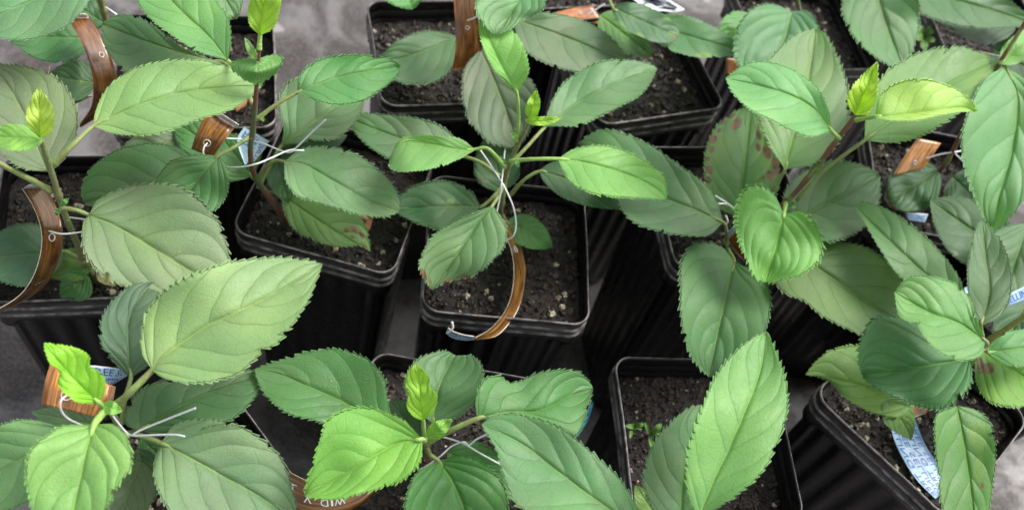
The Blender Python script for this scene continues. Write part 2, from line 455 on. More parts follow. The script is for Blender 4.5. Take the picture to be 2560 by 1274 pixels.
def soil_geo(seed, level):
    rs = np.random.RandomState(seed)
    n = 110; h = 4.27
    g = np.linspace(-h, h, n); X, Y = np.meshgrid(g, g)
    # pull the corners in to follow the rounded inside
    r = 0.9; ax, ay = np.abs(X), np.abs(Y)
    ex, ey = ax - (h - r), ay - (h - r); m = (ex > 0) & (ey > 0)
    d = np.hypot(ex, ey); mx = np.maximum(ex, ey); k = np.where(m & (d > 0), mx / np.maximum(d, 1e-9), 1)
    X = np.where(m, np.sign(X) * ((h - r) + ex * k), X); Y = np.where(m, np.sign(Y) * ((h - r) + ey * k), Y)
    Z = np.zeros_like(X)
    for i in range(n):
        for j in range(n):
            p = Vector((X[i, j], Y[i, j], seed * 3.1))
            Z[i, j] = 0.22 * mnoise.noise(p * 0.5) + 0.16 * mnoise.noise(p * 1.6) + 0.10 * mnoise.noise(p * 4.0) + 0.05 * mnoise.noise(p * 9)
    Z += level
    V = [np.stack([X, Y, Z], -1).reshape(-1, 3) * 0.01]
    tri = []
    gf = grid_faces(n, n)
    Fq = [tuple(int(i) for i in q) for q in gf]; fm = [0] * len(Fq); off = n * n
    def place(cnt, smin, smax, mat, flat=(0.6, 1.0), stretch=1.0):
        nonlocal off
        for _ in range(cnt):
            x, y = rs.uniform(-4.15, 4.15, 2)
            if abs(x) > 3.5 and abs(y) > 3.5: continue
            i = int((y + h) / (2 * h) * (n - 1)); j = int((x + h) / (2 * h) * (n - 1))
            s = smin + (smax - smin) * rs.rand() ** 2.2
            sc = s * np.array([1, rs.uniform(0.6, 1) , rs.uniform(*flat)]) * np.array([stretch if rs.rand() < .5 else 1, 1, 1])
            v = ICV * (1 + 0.30 * rs.randn(len(ICV)).clip(-1.6, 1.6)[:, None]) * sc
            a, t = rs.uniform(0, 6.28), rs.uniform(-0.5, 0.5)
            Rz = np.array([[math.cos(a), -math.sin(a), 0], [math.sin(a), math.cos(a), 0], [0, 0, 1]])
            Rx = np.array([[1, 0, 0], [0, math.cos(t), -math.sin(t)], [0, math.sin(t), math.cos(t)]])
            v = v @ Rx.T @ Rz.T + [x, y, Z[i, j] + s * 0.25]
            V.append(v * 0.01)
            Fq.extend([tuple(int(q) + off for q in f) for f in ICF]); fm.extend([mat] * len(ICF)); off += len(ICV)
    place(900, 0.03, 0.20, 1)
    place(26, 0.16, 0.30, 1, (0.5, 0.8))
    place(120, 0.03, 0.16, 2, (0.25, 0.5), 2.2)
    place(95, 0.03, 0.21, 3)
    for _ in range(22):                                    # fine root threads and twigs
        x, y = rs.uniform(-3.5, 3.5, 2); a = rs.uniform(0, 6.28)
        pts = [(x + q * 0.35 * math.cos(a + 0.5 * math.sin(q)), y + q * 0.35 * math.sin(a + .4 * q), level + 0.25 + 0.05 * rs.randn()) for q in range(5)]
        v, f = tube_geo(catmull(np.array(pts) * 0.01, 14), [0.0003, 0.00015], 5)
        V.append(v); Fq.extend([tuple(i + off for i in q) for q in f]); fm.extend([2] * len(f)); off += len(v)
    return np.vstack(V), Fq, fm

pot_proto = {}
def make_pot(x, y, ang, zoff, label, seed, level=-1.6):
    loc = (x, y, -0.0)
    t = thing('nursery_pot', label, 'plant pot', (x, y, GZ * 0.01), 'square black nursery pots standing on the ground')
    t.rotation_euler = (0, 0, ang)
    sc = (22.0 + zoff) / 22.0
    if not pot_proto:
        pot_proto['rim'] = mesh_np('rim', rimV + [0, 0, 0.22], rimF, [POT, SCUFF_HIGHLIGHT], t, fmat=rim_fm)
        pot_proto['body'] = mesh_np('container', bodV + [0, 0, 0.22], bodF, POT, t)
        parts = [pot_proto['rim'], pot_proto['body']]
    else:
        parts = []
        for k in ('rim', 'body'):
            c = pot_proto[k].copy(); link(c); c.parent = t; parts.append(c)
    for c in parts: c.location = (0, 0, zoff * 0.01)
    V, Fq, fm = soil_geo(seed, level)
    s = mesh_np('soil', V + [0, 0, 0.22], Fq, [SOIL, CLUMP, BARK, GRIT], t, fmat=fm, smooth=False)
    s.location = (0, 0, zoff * 0.01)
    return t

def c_px(u, v, z=0):
    p = P(u, v, z); return float(p[0]), float(p[1])

POTS = [
    (-0.0363 * S, 3.3953 * S, 0.2508, 0.35, 'black pot in the middle with wet pebbly soil and a tag over its front rim', 1, -1.35),
    (1.3915 * S, 2.6427 * S, 0.3171, -0.65, 'black square pot at the bottom with small weed seedlings along its left inside wall', 2, -1.9),
    (-1.15 * S, 3.4611 * S, 0.0416, -0.3, 'black pot left of the middle pot with a brown scarred leaf over its soil', 3, -1.5),
    (0.4433 * S, 5.2697 * S, 0.5759, 0.6, 'black square pot at the top right of centre with blurred pale grit on open soil', 4, -1.8),
    (-0.8915 * S, 4.866 * S, 0.45, 0.0, 'black square pot at the top centre holding a glossy upright wood print tag', 5, -1.6),
    (-2.328 * S, 4.005 * S, 0.42, 0.0, 'black square pot at the top left beside the bare wet ground, straw on its soil', 6, -1.3),
    (-2.365 * S, 2.668 * S, 0.40, 0.0, 'black square pot at the left edge with a big curled tag over its soil', 7, -1.3),
    (1.285 * S, 4.319 * S, 0.398, 0.0, 'black pot right of the middle pot, its ribbed side dark, under a leafy sapling', 8, -1.7),
    (2.66 * S, 3.25 * S, -0.563, 0.0, 'black square pot at the lower right standing cornerwise with a blue printed tag inside', 9, -1.2),
]
for (u, v, a, lab, sd_, lv) in [
    ('w', (-1.29, 1.445), -0.62, 'black pot at the lower left hidden under the wide grey green leaves', 10, -2.6),
    (1120, 1120, 0.15, 'black pot at the bottom centre with a lettered wood tag outside its rim', 11, -1.3),
    (1440, -95, 0.5, 'black pot at the very top with brown soil behind an orange wood tag', 12, -1.0),
    (2010, 60, 0.45, 'black pot at the top right behind the blemished leaves', 13, -1.8),
    (2345, 455, 0.15, 'black pot at the right with a bent orange wood tag and round dark leaves', 14, -1.8),
    (2455, 40, 0.35, 'black pot in the top right corner with curly lime seedlings on its soil', 15, -1.6),
    (2650, 760, -0.2, 'black pot at the right edge with a white and blue tag scrap on it', 16, -1.4)]:
    x, y = c_px(u, v) if u != 'w' else (v[0] * S, v[1] * S)
    POTS.append((x, y, a, 0.0, lab, sd_, lv))
for p in POTS:
    make_pot(*p)

# ------------------------------------------------------------------ leaves
COL = {  # base colour, share of painted dull sheen
    'lime':   ((0.30, 0.55, 0.035), 0.0),
    'yellow': ((0.36, 0.52, 0.10), 0.0),
    'bright': ((0.17, 0.41, 0.10), 0.0),
    'fresh':  ((0.175, 0.36, 0.125), 0.25),
    'mid':    ((0.095, 0.245, 0.085), 0.25),
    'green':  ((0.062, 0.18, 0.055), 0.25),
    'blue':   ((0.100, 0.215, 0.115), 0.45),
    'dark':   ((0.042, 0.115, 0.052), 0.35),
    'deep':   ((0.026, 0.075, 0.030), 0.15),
    'dull_sheen':   ((0.075, 0.165, 0.075), 0.55),
    'taupe':  ((0.105, 0.155, 0.090), 0.65),
    'olive':  ((0.115, 0.20, 0.05), 0.3),
    'dead':   ((0.36, 0.30, 0.17), 0.8),
}
lseed = [100]

def leaf(plant, B, T, w, z0, z1, col, bend=0.0, p=0.47, k=1.30, tip=1.0, fold=0.26, arch=0.35, roll=0.0, teeth=27, tooth=1.0,
         wl=None, wr=None, pet=None, spots=(), yel=(), quilt=1.0, cord=0.0, wav=0.34, name='leaf', curl=0.0, label=None, tint=None, cut=1.0, prad=0.11, E1=None, E2=None, mid=None):
    lseed[0] += 1
    rs = np.random.RandomState(lseed[0] * 7 + 3)
    B = np.array(B, float); T = np.array(T, float); d = T - B; Lp = np.linalg.norm(d); d /= Lp; nrm = np.array([-d[1], d[0]])
    small = Lp < 110
    nt_ = int(teeth if not small else max(8, teeth * 0.6))
    M = int(min(nt_ * 6 + 14, max(60, Lp * 0.9))) if small else nt_ * 6 + 14
    NH = int(np.clip(w * 0.14, 8, 28))
    C = (B + T) / 2 + nrm * bend * 2
    s = np.linspace(0, 1, M)
    a, b_ = (0.26 + 0.28 * k) * (p / 0.47) * 1.02, (0.42 + 0.42 * k) * ((1 - p) / 0.53) * tip
    f = np.power(np.clip(s, 0, 1), a) * np.power(np.clip(1 - s, 0, 1), b_)
    pk = a / (a + b_); f /= (pk ** a) * ((1 - pk) ** b_)
    hL = (w / 2 if wl is None else wl); hR = (w / 2 if wr is None else wr)
    if mid is not None:
        mp = catmull(np.array(mid, float), 200)
        al_ = np.concatenate([[0], np.cumsum(np.linalg.norm(np.diff(mp, axis=0), axis=1))]); al_ /= al_[-1]
        mid_ = np.stack([np.interp(s, al_, mp[:, 0]), np.interp(s, al_, mp[:, 1])], -1)
    else:
        mid_ = ((1 - s) ** 2)[:, None] * B + (2 * s * (1 - s))[:, None] * C + (s ** 2)[:, None] * T
    tg = np.gradient(mid_, axis=0); tg /= np.linalg.norm(tg, axis=1)[:, None]; nn = np.stack([-tg[:, 1], tg[:, 0]], -1)
    # teeth
    tvar = 0.75 + 0.55 * rs.rand()
    def edge():
        jit = np.cumsum(1 + 0.35 * rs.randn(nt_ + 2).clip(-1.2, 1.2)); jit = jit / jit[-2]
        ph = np.interp(s, np.concatenate([[0], jit[:-1]]), np.arange(nt_ + 2)[: nt_ + 2])
        q = ph - np.floor(ph); amp = 0.55 + 0.6 * rs.rand(nt_ + 4)[np.floor(ph).astype(int)]
        fade = np.clip((s - 0.06) / 0.12, 0, 1) * np.clip((1 - s) / 0.05, 0, 1)
        low = sum(0.018 / (j + 1) * math.sin(0) + 0.022 / (j + 1) * np.sin(2 * np.pi * (j + 1) * s * 1.3 + rs.uniform(0, 6.28)) for j in range(3))
        q = np.where(q > 0.86, (1 - q) / 0.14 * 0.86, q)
        q = q * amp * fade * tooth * tvar
        if not small and tooth > 0.25:
            for _ in range(rs.randint(0, 3)):                 # a nick or a chewed bite in the margin
                q = q - (0.7 + 1.2 * rs.rand()) * np.exp(-((s - rs.uniform(0.2, 0.9)) / rs.uniform(0.006, 0.016)) ** 2)
        return q, low
    tt = np.linspace(0, 1, NH + 1)[1:]; tt = 1 - (1 - tt) ** 1.25
    tt = np.concatenate([[0.018], tt[:-1], [0.965, 1.0]])
    ts = np.concatenate([-tt[::-1], [0], tt]); N = len(ts)
    eR, lowR = edge(); eL, lowL = edge()
    ampL = 0.033 * (hL + hR) + (1.6 if not small else 1.2)
    A = np.abs(ts)[None, :]; sg = np.sign(ts)[None, :]
    mid = mid_
    if E1 is None:
        eLp = mid - nn * (hL * f * (1 + lowL))[:, None]; eRp = mid + nn * (hR * f * (1 + lowR))[:, None]
    else:
        def rs_(E_):
            q = catmull(np.array(E_, float), 300)
            L_ = np.concatenate([[0], np.cumsum(np.linalg.norm(np.diff(q, axis=0), axis=1))]); L_ /= L_[-1]
            return np.stack([np.interp(s, L_, q[:, 0]), np.interp(s, L_, q[:, 1])], -1)
        ea, eb = rs_(E1), rs_(E2)
        if ((ea - mid) * nn).sum() > 0: ea, eb = eb, ea
        eLp, eRp = ea, eb
        w = 1.0 * (np.linalg.norm(eLp - mid, axis=1).max() + np.linalg.norm(eRp - mid, axis=1).max())
        hL = hR = w / 2
        ampL = 0.033 * w + (1.6 if not small else 1.2)
        dL_ = np.linalg.norm(eLp - mid, axis=1); dR_ = np.linalg.norm(eRp - mid, axis=1)
        f = (dL_ + dR_) / w; f = f / max(f.max(), 1e-6)
    half = np.where(sg < 0, np.linalg.norm(eLp - mid, axis=1)[:, None], np.linalg.norm(eRp - mid, axis=1)[:, None])
    def frame(e, side):
        t_ = np.gradient(e, axis=0); t_ /= np.linalg.norm(t_, axis=1)[:, None] + 1e-9
        return t_, np.stack([-t_[:, 1], t_[:, 0]], -1) * side
    tL_, nL_ = frame(eLp, -1); tR_, nR_ = frame(eRp, 1)
    tooth_px = np.where(sg < 0, eL[:, None], eR[:, None]) * ampL * (np.clip((A - 0.93) / 0.07, 0, 1) ** 1.0)
    lat = sg * (A * half + tooth_px)
    lt = (sg < 0)[:, :, None]
    px = mid[:, None, :] + A[:, :, None] * np.where(lt, (eLp - mid)[:, None, :], (eRp - mid)[:, None, :])
    px = px + tooth_px[:, :, None] * (np.where(lt, nL_[:, None, :], nR_[:, None, :]) + 0.7 * np.where(lt, tL_[:, None, :], tR_[:, None, :]))
    arch = arch + 0.18 * rs.randn() * min(1.0, w / 150)
    # heights
    zc = z0 + (z1 - z0) * s + arch * 4 * s * (1 - s)
    ppc = pxcm(*(B + T) / 2, (z0 + z1) / 2)
    hw = half / ppc
    Z = zc[:, None] + fold * A * hw * 1.0 + roll * ts[None, :] * f[:, None] - curl * A ** 2 * hw
    w1, w2 = rs.uniform(0, 6.28, 2)
    Z = Z + rs.uniform(-0.12, 0.12) * ts[None, :] * (s[:, None] - 0.4) * (w / ppc)
    Z = Z + wav * (A ** 2) * np.where(sg < 0, np.sin(s * 9.0 + w1)[:, None], np.sin(s * 8.0 + w2)[:, None]) * (w / ppc / 3.5) * f[:, None]
    Z = Z + 0.05 * wav / 0.22 * np.sin(s * 13 + w2)[:, None]
    # veins
    marks = np.zeros((M, N, 4)); quiltz = np.zeros((M, N))
    nv = 7
    ph0 = rs.uniform(-0.02, 0.02)
    for side in (-1, 1):
        spc = 0.155 + 0.12 * min(0.6, (w / 2) / Lp)
        sj = np.array([-0.42 + j * spc + 0.003 * j + (0.06 if side > 0 else 0) + ph0 + 0.022 * rs.randn() for j in range(9)])
        msk = (sg[0] == side) | (sg[0] == 0)
        a1 = A[:, msk]
        hr_ = (w / 2) / Lp
        c = s[:, None] - 0.85 * hr_ * a1 - 0.55 * hr_ * a1 ** 2 + 0.006 * np.sin(11 * a1 + 3 * side + w1)
        idx = np.clip(np.searchsorted(sj, c) - 1, 0, len(sj) - 2)
        lo, hi = sj[idx], sj[idx + 1]
        fr = np.clip((c - lo) / (hi - lo), 0, 1)
        marks[:, msk, 0] = (idx + fr) / 16.0
        quiltz[:, msk] = (np.power(np.clip(np.sin(np.pi * fr), 0, 1), 0.85) - 0.5) * np.clip(a1 / 0.12, 0, 1) * (1 - a1 ** 4)
    ribw = 0.024
    marks[:, :, 3] = np.exp(-(A * f[:, None].clip(0.15) / (ribw * (1.35 - s[:, None]))) ** 2) 
    Z = Z + quilt * 0.0080 * (w / ppc) * quiltz * f[:, None] - 0.020 * (w / ppc) * np.exp(-(A / 0.055) ** 2) * f[:, None]
    for (ss, t0, rad) in spots:
        dd = np.hypot((s[:, None] - ss), (ts[None, :] - t0) * 0.35)
        marks[:, :, 1] = np.maximum(marks[:, :, 1], np.clip(1.25 - dd / rad, 0, 1))
    for (ss, t0, rad) in yel:
        dd = np.hypot((s[:, None] - ss), (ts[None, :] - t0) * 0.35)
        marks[:, :, 2] = np.maximum(marks[:, :, 2], np.clip(1.3 - dd / rad, 0, 1))
    V = P(px[..., 0], px[..., 1], Z).reshape(-1, 3)
    Fq = grid_faces(M, N)
    if cut < 1.0:
        keep = (Fq[:, 2] // N) < int(M * cut); Fq = Fq[keep]
    # orient upward
    q = Fq[len(Fq) // 2]
    nz = np.cross(V[q[1]] - V[q[0]], V[q[3]] - V[q[0]])[2]
    if nz < 0: Fq = Fq[:, ::-1].copy()
    Lm, Wm = Lp / ppc * 0.01, w / ppc * 0.01
    uv = np.stack([np.repeat(s * Lm, N), (lat / ppc * 0.01).ravel()], -1)
    cc, al = COL[col]; gm = {'lime': (0.95, 0.86, 1.6), 'yellow': (0.85, 0.90, 1.1), 'bright': (1.00, 0.86, 0.92), 'fresh': (0.98, 0.97, 0.90)}.get(col, (0.99, 1.03, 0.86))
    j = (1 + 0.04 * rs.randn()) * (1 + 0.015 * rs.randn(3).clip(-1.5, 1.5))
    cc = [max(0.004, c_ * jj * g_) for c_, jj, g_ in zip(tint or cc, j, (1.0 * gm[0], 1.10 * gm[1], 1.04 * gm[2]))]
    root = plant['root']
    o = mesh_np(name, V, Fq, LEAF, root, origin=root.location, uv=uv, marks=marks.reshape(-1, 4), color=(*cc, al))
    if label: o['label'] = label
    # petiole, running on as the raised midrib under the blade
    if pet is not None:
        pts = [P(x, y, z) for (x, y, z) in pet] + [P(*B, z0 - 0.02)]
        j8 = int(M * 0.10); pts.append(P(mid[j8][0], mid[j8][1], zc[j8] - 0.07))
        r0 = prad * 0.01
        V2, F2 = tube_geo(catmull(np.array(pts), 22), [r0 * 1.25, r0 * 0.95, r0 * 0.9, r0 * 0.8, r0 * 0.4], 8, 0.05, lseed[0])
        pc = (0.22, 0.33, 0.09) if col not in ('lime', 'bright', 'yellow') else (0.28, 0.45, 0.10)
        s_ = mesh_np('leaf_stalk', V2, F2, STEM, o, origin=root.location, color=(*pc, 0.35 if col not in ('lime', 'bright', 'yellow') else 0.0))
    return o

def plant(label, base_px, base_z, stem=None, rad=(0.22, 0.16), colr=(0.10, 0.16, 0.05), red=0.6, nodes=True):
    loc = P(*base_px, base_z)
    t = thing('sapling', label, 'sapling', Vector(loc), 'young leafy saplings growing in black pots')
    d = {'root': t}
    if stem:
        path = catmull(np.array([P(*q) for q in stem]), 46)
        seed = int(base_px[0]) % 97
        rad_ = 0.68 * np.interp(np.linspace(0, 1, 46), np.linspace(0, 1, len(rad)), rad)
        rs = np.random.RandomState(seed)
        for _ in range(6):
            c = rs.randint(4, 42); rad_ = rad_ + 0.22 * rad_ * np.exp(-((np.arange(46) - c) / 0.9) ** 2)
        gs = [tube_geo(path, rad_ * 0.01, 12, 0.05, seed)]
        for _ in range(5):                       # buds
            c = rs.randint(6, 42); dv = rs.randn(3); dv[2] = abs(dv[2]); dv /= np.linalg.norm(dv)
            v = ICV * np.array([0.07, 0.07, 0.14]) * 0.01
            gs.append((v + path[c] + dv * rad_[c] * 0.011, [tuple(f) for f in ICF]))
        V, Fq = join_geo(gs)
        mesh_np('stem', V, Fq, STEM, t, origin=t.location, color=(*colr, red))
    return d

exec_leaves = True
# --- sapling in the middle pot
c = plant('sapling in the middle pot with a star of pointed leaves and lime tip', (1248, 560), -1.3,
          [(1248, 562, -1.4), (1256, 500, 1.3), (1264, 440, 3.0), (1288, 375, 5.0), (1308, 335, 6.4), (1325, 300, 7.6)], (0.22, 0.2, 0.2, 0.19, 0.16, 0.1), (0.16, 0.25, 0.07), 0.5)
leaf(c, (1232, 512), (1080, 724), 198, 3.4, 1.8, 'fresh', tint=(0.115, 0.225, 0.10), p=0.50, pet=[(1258, 458, 2.4), (1252, 480, 3.0)], spots=[(0.86, 0.95, 0.06), (0.86, -0.9, 0.055), (0.72, -0.98, 0.045), (0.93, -0.7, 0.05), (0.93, 0.6, 0.045)], bend=-8, label='leaf with three brown scars near its tip',
     E1=[(1232,512),(1190,530),(1130,560),(1085,590),(1060,630),(1050,660),(1060,690),(1080,724)], E2=[(1232,512),(1262,560),(1260,610),(1230,650),(1190,685),(1150,695),(1110,705),(1080,724)], mid=[(1232,512),(1200,550),(1160,610),(1120,670),(1080,724)])
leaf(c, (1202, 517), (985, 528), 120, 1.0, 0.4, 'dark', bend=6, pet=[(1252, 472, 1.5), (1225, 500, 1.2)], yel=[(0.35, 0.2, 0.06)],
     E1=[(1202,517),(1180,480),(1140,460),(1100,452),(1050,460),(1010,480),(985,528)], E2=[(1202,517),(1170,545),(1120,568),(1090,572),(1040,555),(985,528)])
leaf(c, (1268, 556), (1380, 620), 76, 0.2, -0.4, 'mid', bend=-6, pet=[(1252, 530, -0.4)])
leaf(c, (1148, 388), (858, 288), 118, 2.0, 3.2, 'dull_sheen', bend=-8, pet=[(1248, 440, 2.6), (1200, 405, 2.4)],
     E1=[(1148,388),(1135,345),(1100,315),(1040,295),(970,288),(910,283),(858,288)], E2=[(1148,388),(1080,400),(1000,398),(960,390),(900,345),(858,288)])
leaf(c, (1188, 373), (973, 402), 80, 5.2, 5.4, 'yellow', tint=(0.20, 0.36, 0.09), fold=0.6, pet=[(1262, 418, 4.0), (1235, 385, 5.2), (1215, 370, 5.4)], E1=[(1188,372),(1150,348),(1090,340),(1040,341),(1000,350),(973,402)], E2=[(1188,376),(1150,395),(1110,412),(1060,424),(1000,428),(975,418),(973,402)], mid=[(1188,374),(1140,372),(1080,359),(1020,353),(985,375),(973,402)], label='folded leaf showing its pale underside')
leaf(c, (1255, 478), (1225, 332), 112, 0.8, 1.4, 'dark', pet=[(1252, 500, 0.5)], spots=[(0.25, -0.8, 0.04)])
leaf(c, (1350, 428), (1600, 520), 100, 3.0, 2.4, 'dark', bend=-8, pet=[(1272, 492, 0.9), (1310, 450, 2.3)])
leaf(c, (1362, 318), (1643, 172), 138, 4.6, 5.4, 'blue', bend=8, p=0.55, tip=0.8, pet=[(1262, 425, 3.4), (1310, 375, 4.2)], tint=(0.125, 0.25, 0.115),
     E1=[(1362,318),(1370,280),(1400,220),(1440,185),(1490,158),(1540,150),(1590,153),(1625,162),(1643,172)], E2=[(1362,318),(1400,315),(1450,312),(1500,290),(1550,265),(1590,245),(1620,215),(1643,172)], mid=[(1362,318),(1410,283),(1470,242),(1560,200),(1643,172)])
leaf(c, (1395, 397), (1668, 498), 122, 5.8, 5.0, 'bright', bend=-10, p=0.54, tip=0.72, pet=[(1275, 403, 4.4), (1330, 398, 5.4)],
     E1=[(1395,397),(1430,375),(1480,365),(1530,368),(1580,385),(1630,415),(1660,445),(1668,498)], E2=[(1395,397),(1410,430),(1440,465),(1490,485),(1550,492),(1610,495),(1668,498)], mid=[(1395,397),(1450,403),(1520,420),(1590,444),(1640,470),(1668,498)])
leaf(c, (1292, 232), (1203, 45), 98, 9.2, 11.0, 'lime', tint=(0.20, 0.46, 0.06), bend=-6, p=0.42, fold=0.35, pet=[(1290, 352, 5.8), (1296, 300, 7.4)],
     E1=[(1292,232),(1265,205),(1235,170),(1210,120),(1200,80),(1203,45)], E2=[(1292,232),(1320,180),(1312,130),(1285,80),(1240,55),(1203,45)])
leaf(c, (1326, 298), (1341, 225), 34, 7.6, 9.2, 'lime', fold=0.5, quilt=0.6, teeth=10)
leaf(c, (1312, 300), (1406, 293), 22, 7.7, 8.4, 'lime', fold=0.7, quilt=0.6, bend=6, teeth=10)
leaf(c, (1292, 352), (1277, 328), 12, 6.4, 6.9, 'bright', fold=0.2, teeth=6, name='stipule')
leaf(c, (1290, 400), (1297, 418), 10, 4.9, 4.9, 'bright', fold=0.2, teeth=6, name='stipule')
leaf(c, (1262, 418), (1252, 390), 13, 3.9, 4.4, 'mid', fold=0.2, teeth=6, name='stipule')

# --- sapling in the sloping pot, left of the middle
b = plant('tall sapling left of the middle pot with a bare reddish stem ringed by a wire', (718, 556), -1.6,
          [(720, 560, -1.8), (690, 515, 0.0), (640, 445, 2.4), (626, 385, 4.4), (634, 310, 6.6), (640, 235, 8.6), (645, 165, 10.2), (650, 115, 11.2)], (0.25, 0.24, 0.2, 0.2, 0.19, 0.17, 0.12, 0.1), (0.085, 0.13, 0.05), 0.95)
leaf(b, (700, 482), (926, 628), 140, 0.3, -0.6, 'mid', tint=(0.11, 0.20, 0.075), pet=[(668, 482, 0.8)], spots=[(0.70, -0.25, 0.035), (0.74, -0.5, 0.045), (0.78, -0.2, 0.03), (0.84, -0.6, 0.05), (0.92, -0.2, 0.06)], bend=6, label='leaf with a torn brown end lying over the soil',
     E1=[(700,482),(760,470),(850,500),(900,545),(918,580),(926,628)], E2=[(700,482),(712,530),(740,575),(800,605),(850,615),(900,612),(926,628)])
leaf(b, (690, 400), (722, 508), 70, 1.4, 0.6, 'dark')
leaf(b, (702, 402), (868, 338), 80, 2.0, 1.8, 'deep')
leaf(b, (710, 404), (1000, 528), 162, 4.4, 3.2, 'dull_sheen', tint=(0.12, 0.22, 0.11), bend=-12, p=0.5, pet=[(648, 448, 2.2), (668, 415, 3.4), (690, 402, 4.0)],
     E1=[(710,404),(750,375),(800,368),(860,375),(920,405),(970,450),(995,490),(1000,528)], E2=[(710,404),(715,450),(740,485),(780,500),(850,520),(900,535),(960,540),(1000,528)], mid=[(710,404),(760,410),(830,450),(920,500),(1000,528)])
leaf(b, (702, 366), (915, 212), 165, 3.0, 3.6, 'dull_sheen', tint=(0.115, 0.215, 0.105), pet=[(646, 470, 1.4), (668, 425, 2.2)], p=0.5,
     E1=[(702,366),(710,320),(700,280),(705,230),(740,195),(830,200),(915,212)], E2=[(702,366),(780,350),(840,345),(890,300),(910,250),(915,212)])
leaf(b, (742, 232), (1002, 165), 118, 7.6, 7.0, 'mid', bend=-8, tint=(0.07, 0.22, 0.07), p=0.52, tip=0.85, pet=[(640, 300, 6.6), (690, 262, 7.2)],
     E1=[(742,232),(750,190),(790,155),(850,140),(910,140),(970,148),(1002,165)], E2=[(742,232),(790,250),(840,262),(900,255),(950,225),(985,195),(1002,165)], mid=[(742,232),(800,208),(880,185),(1002,165)])
leaf(b, (500, 410), (208, 505), 150, 3.2, 2.2, 'dull_sheen', bend=-10,
     E1=[(500,410),(460,375),(400,360),(320,365),(260,395),(220,430),(205,470),(208,505)], E2=[(500,410),(470,450),(400,480),(300,520),(250,520),(208,505)])
leaf(b, (452, 345), (280, 395), 80, 1.2, 1.0, 'taupe')
leaf(b, (628, 440), (548, 335), 120, 1.2, 1.6, 'green', pet=[(645, 455, 1.6)])
leaf(b, (560, 385), (430, 300), 110, 1.4, 1.2, 'green')
leaf(b, (548, 388), (440, 530), 172, 5.2, 3.2, 'blue', tint=(0.10, 0.22, 0.10), p=0.5, pet=[(628, 340, 5.0), (590, 365, 5.3)], bend=5,
     E1=[(548,388),(490,388),(430,402),(400,435),(390,455),(400,490),(440,530)], E2=[(548,388),(568,420),(572,460),(560,500),(535,525),(490,540),(440,530)])
leaf(b, (562, 158), (255, 60), 160, 6.4, 6.6, 'dull_sheen', bend=-8, p=0.55, tip=0.72, pet=[(632, 262, 6.8), (600, 200, 6.8)],
     E1=[(562,158),(500,140),(440,110),(390,70),(345,45),(300,38),(255,60)], E2=[(562,158),(480,180),(400,190),(320,180),(285,150),(262,110),(255,60)])
leaf(b, (520, -80), (592, 48), 120, 7.6, 7.4, 'blue')
leaf(b, (570, 152), (360, -80), 190, 9.0, 9.0, 'bright', tint=(0.13, 0.33, 0.10), bend=14, p=0.45, pet=[(644, 178, 9.6), (600, 172, 9.6)],
     E1=[(570,152),(530,140),(480,120),(420,80),(370,40),(345,0),(350,-50),(360,-80)], E2=[(570,152),(577,110),(570,50),(545,10),(500,-40),(440,-75),(360,-80)], mid=[(570,152),(520,90),(455,30),(410,-20),(360,-80)])
leaf(b, (645, 146), (640, 212), 122, 10.4, 9.4, 'fresh', tint=(0.13, 0.30, 0.08), fold=-0.3, quilt=0.6, teeth=14, E1=[(645,146),(600,150),(577,163),(600,190),(640,212)], E2=[(645,146),(688,138),(705,148),(690,180),(640,212)])
leaf(b, (641, 152), (612, 95), 20, 10.0, 11.2, 'lime', fold=0.5, tint=(0.22, 0.42, 0.08), teeth=10)
leaf(b, (650, 90), (668, -60), 80, 11.6, 14.2, 'lime', fold=0.30, quilt=2.4, teeth=18, pet=[(648, 125, 11.0)], E1=[(650,90),(625,62),(622,20),(638,-20),(668,-60)], E2=[(650,90),(682,70),(697,30),(700,-20),(668,-60)])
leaf(b, (652, 290), (660, 305), 8, 6.6, 6.8, 'bright', teeth=6, name='stipule')

# --- sapling at the left edge
a = plant('sapling in the left edge pot with pale yellow green tip leaves', (238, 700), -1.3,
          [(240, 705, -1.4), (205, 635, 1.2), (172, 560, 3.6), (150, 500, 5.4), (132, 440, 7.0), (118, 395, 8.2), (102, 348, 9.5)], (0.26, 0.24, 0.22, 0.2, 0.2, 0.2, 0.16), (0.17, 0.22, 0.08), 0.35)
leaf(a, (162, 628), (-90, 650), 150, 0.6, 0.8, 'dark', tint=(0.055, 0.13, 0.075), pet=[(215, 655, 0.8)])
leaf(a, (230, 640), (120, 690), 80, 0.2, -0.4, 'olive')
leaf(a, (222, 690), (150, 742), 85, 0.2, -0.5, 'green')
leaf(a, (245, 668), (292, 712), 44, -0.6, -0.8, 'dead', quilt=0.4)
leaf(a, (222, 537), (560, 718), 262, 4.8, 3.8, 'taupe', tint=(0.17, 0.245, 0.135), bend=-12, p=0.48, k=1.15, pet=[(152, 520, 5.0), (190, 525, 5.1)], quilt=1.5,
     E1=[(222,537),(245,500),(300,475),(370,460),(440,465),(500,500),(540,545),(560,590),(573,650),(572,690),(560,718)], E2=[(222,537),(207,560),(210,620),(240,670),(290,705),(340,722),(395,735),(450,730),(510,730),(560,718)], mid=[(222,537),(290,565),(370,612),(440,655),(500,690),(560,718)])
leaf(a, (118, 430), (-30, 165), 235, 6.8, 6.4, 'taupe', tint=(0.15, 0.20, 0.12), fold=0.15, roll=-0.3, bend=12, p=0.5,
     E1=[(118,430),(150,410),(185,350),(193,290),(175,240),(140,195),(90,175),(20,165),(-30,165)], E2=[(118,430),(60,420),(0,380),(-50,300),(-60,220),(-30,165)], mid=[(118,430),(80,335),(51,267),(10,200),(-30,165)])
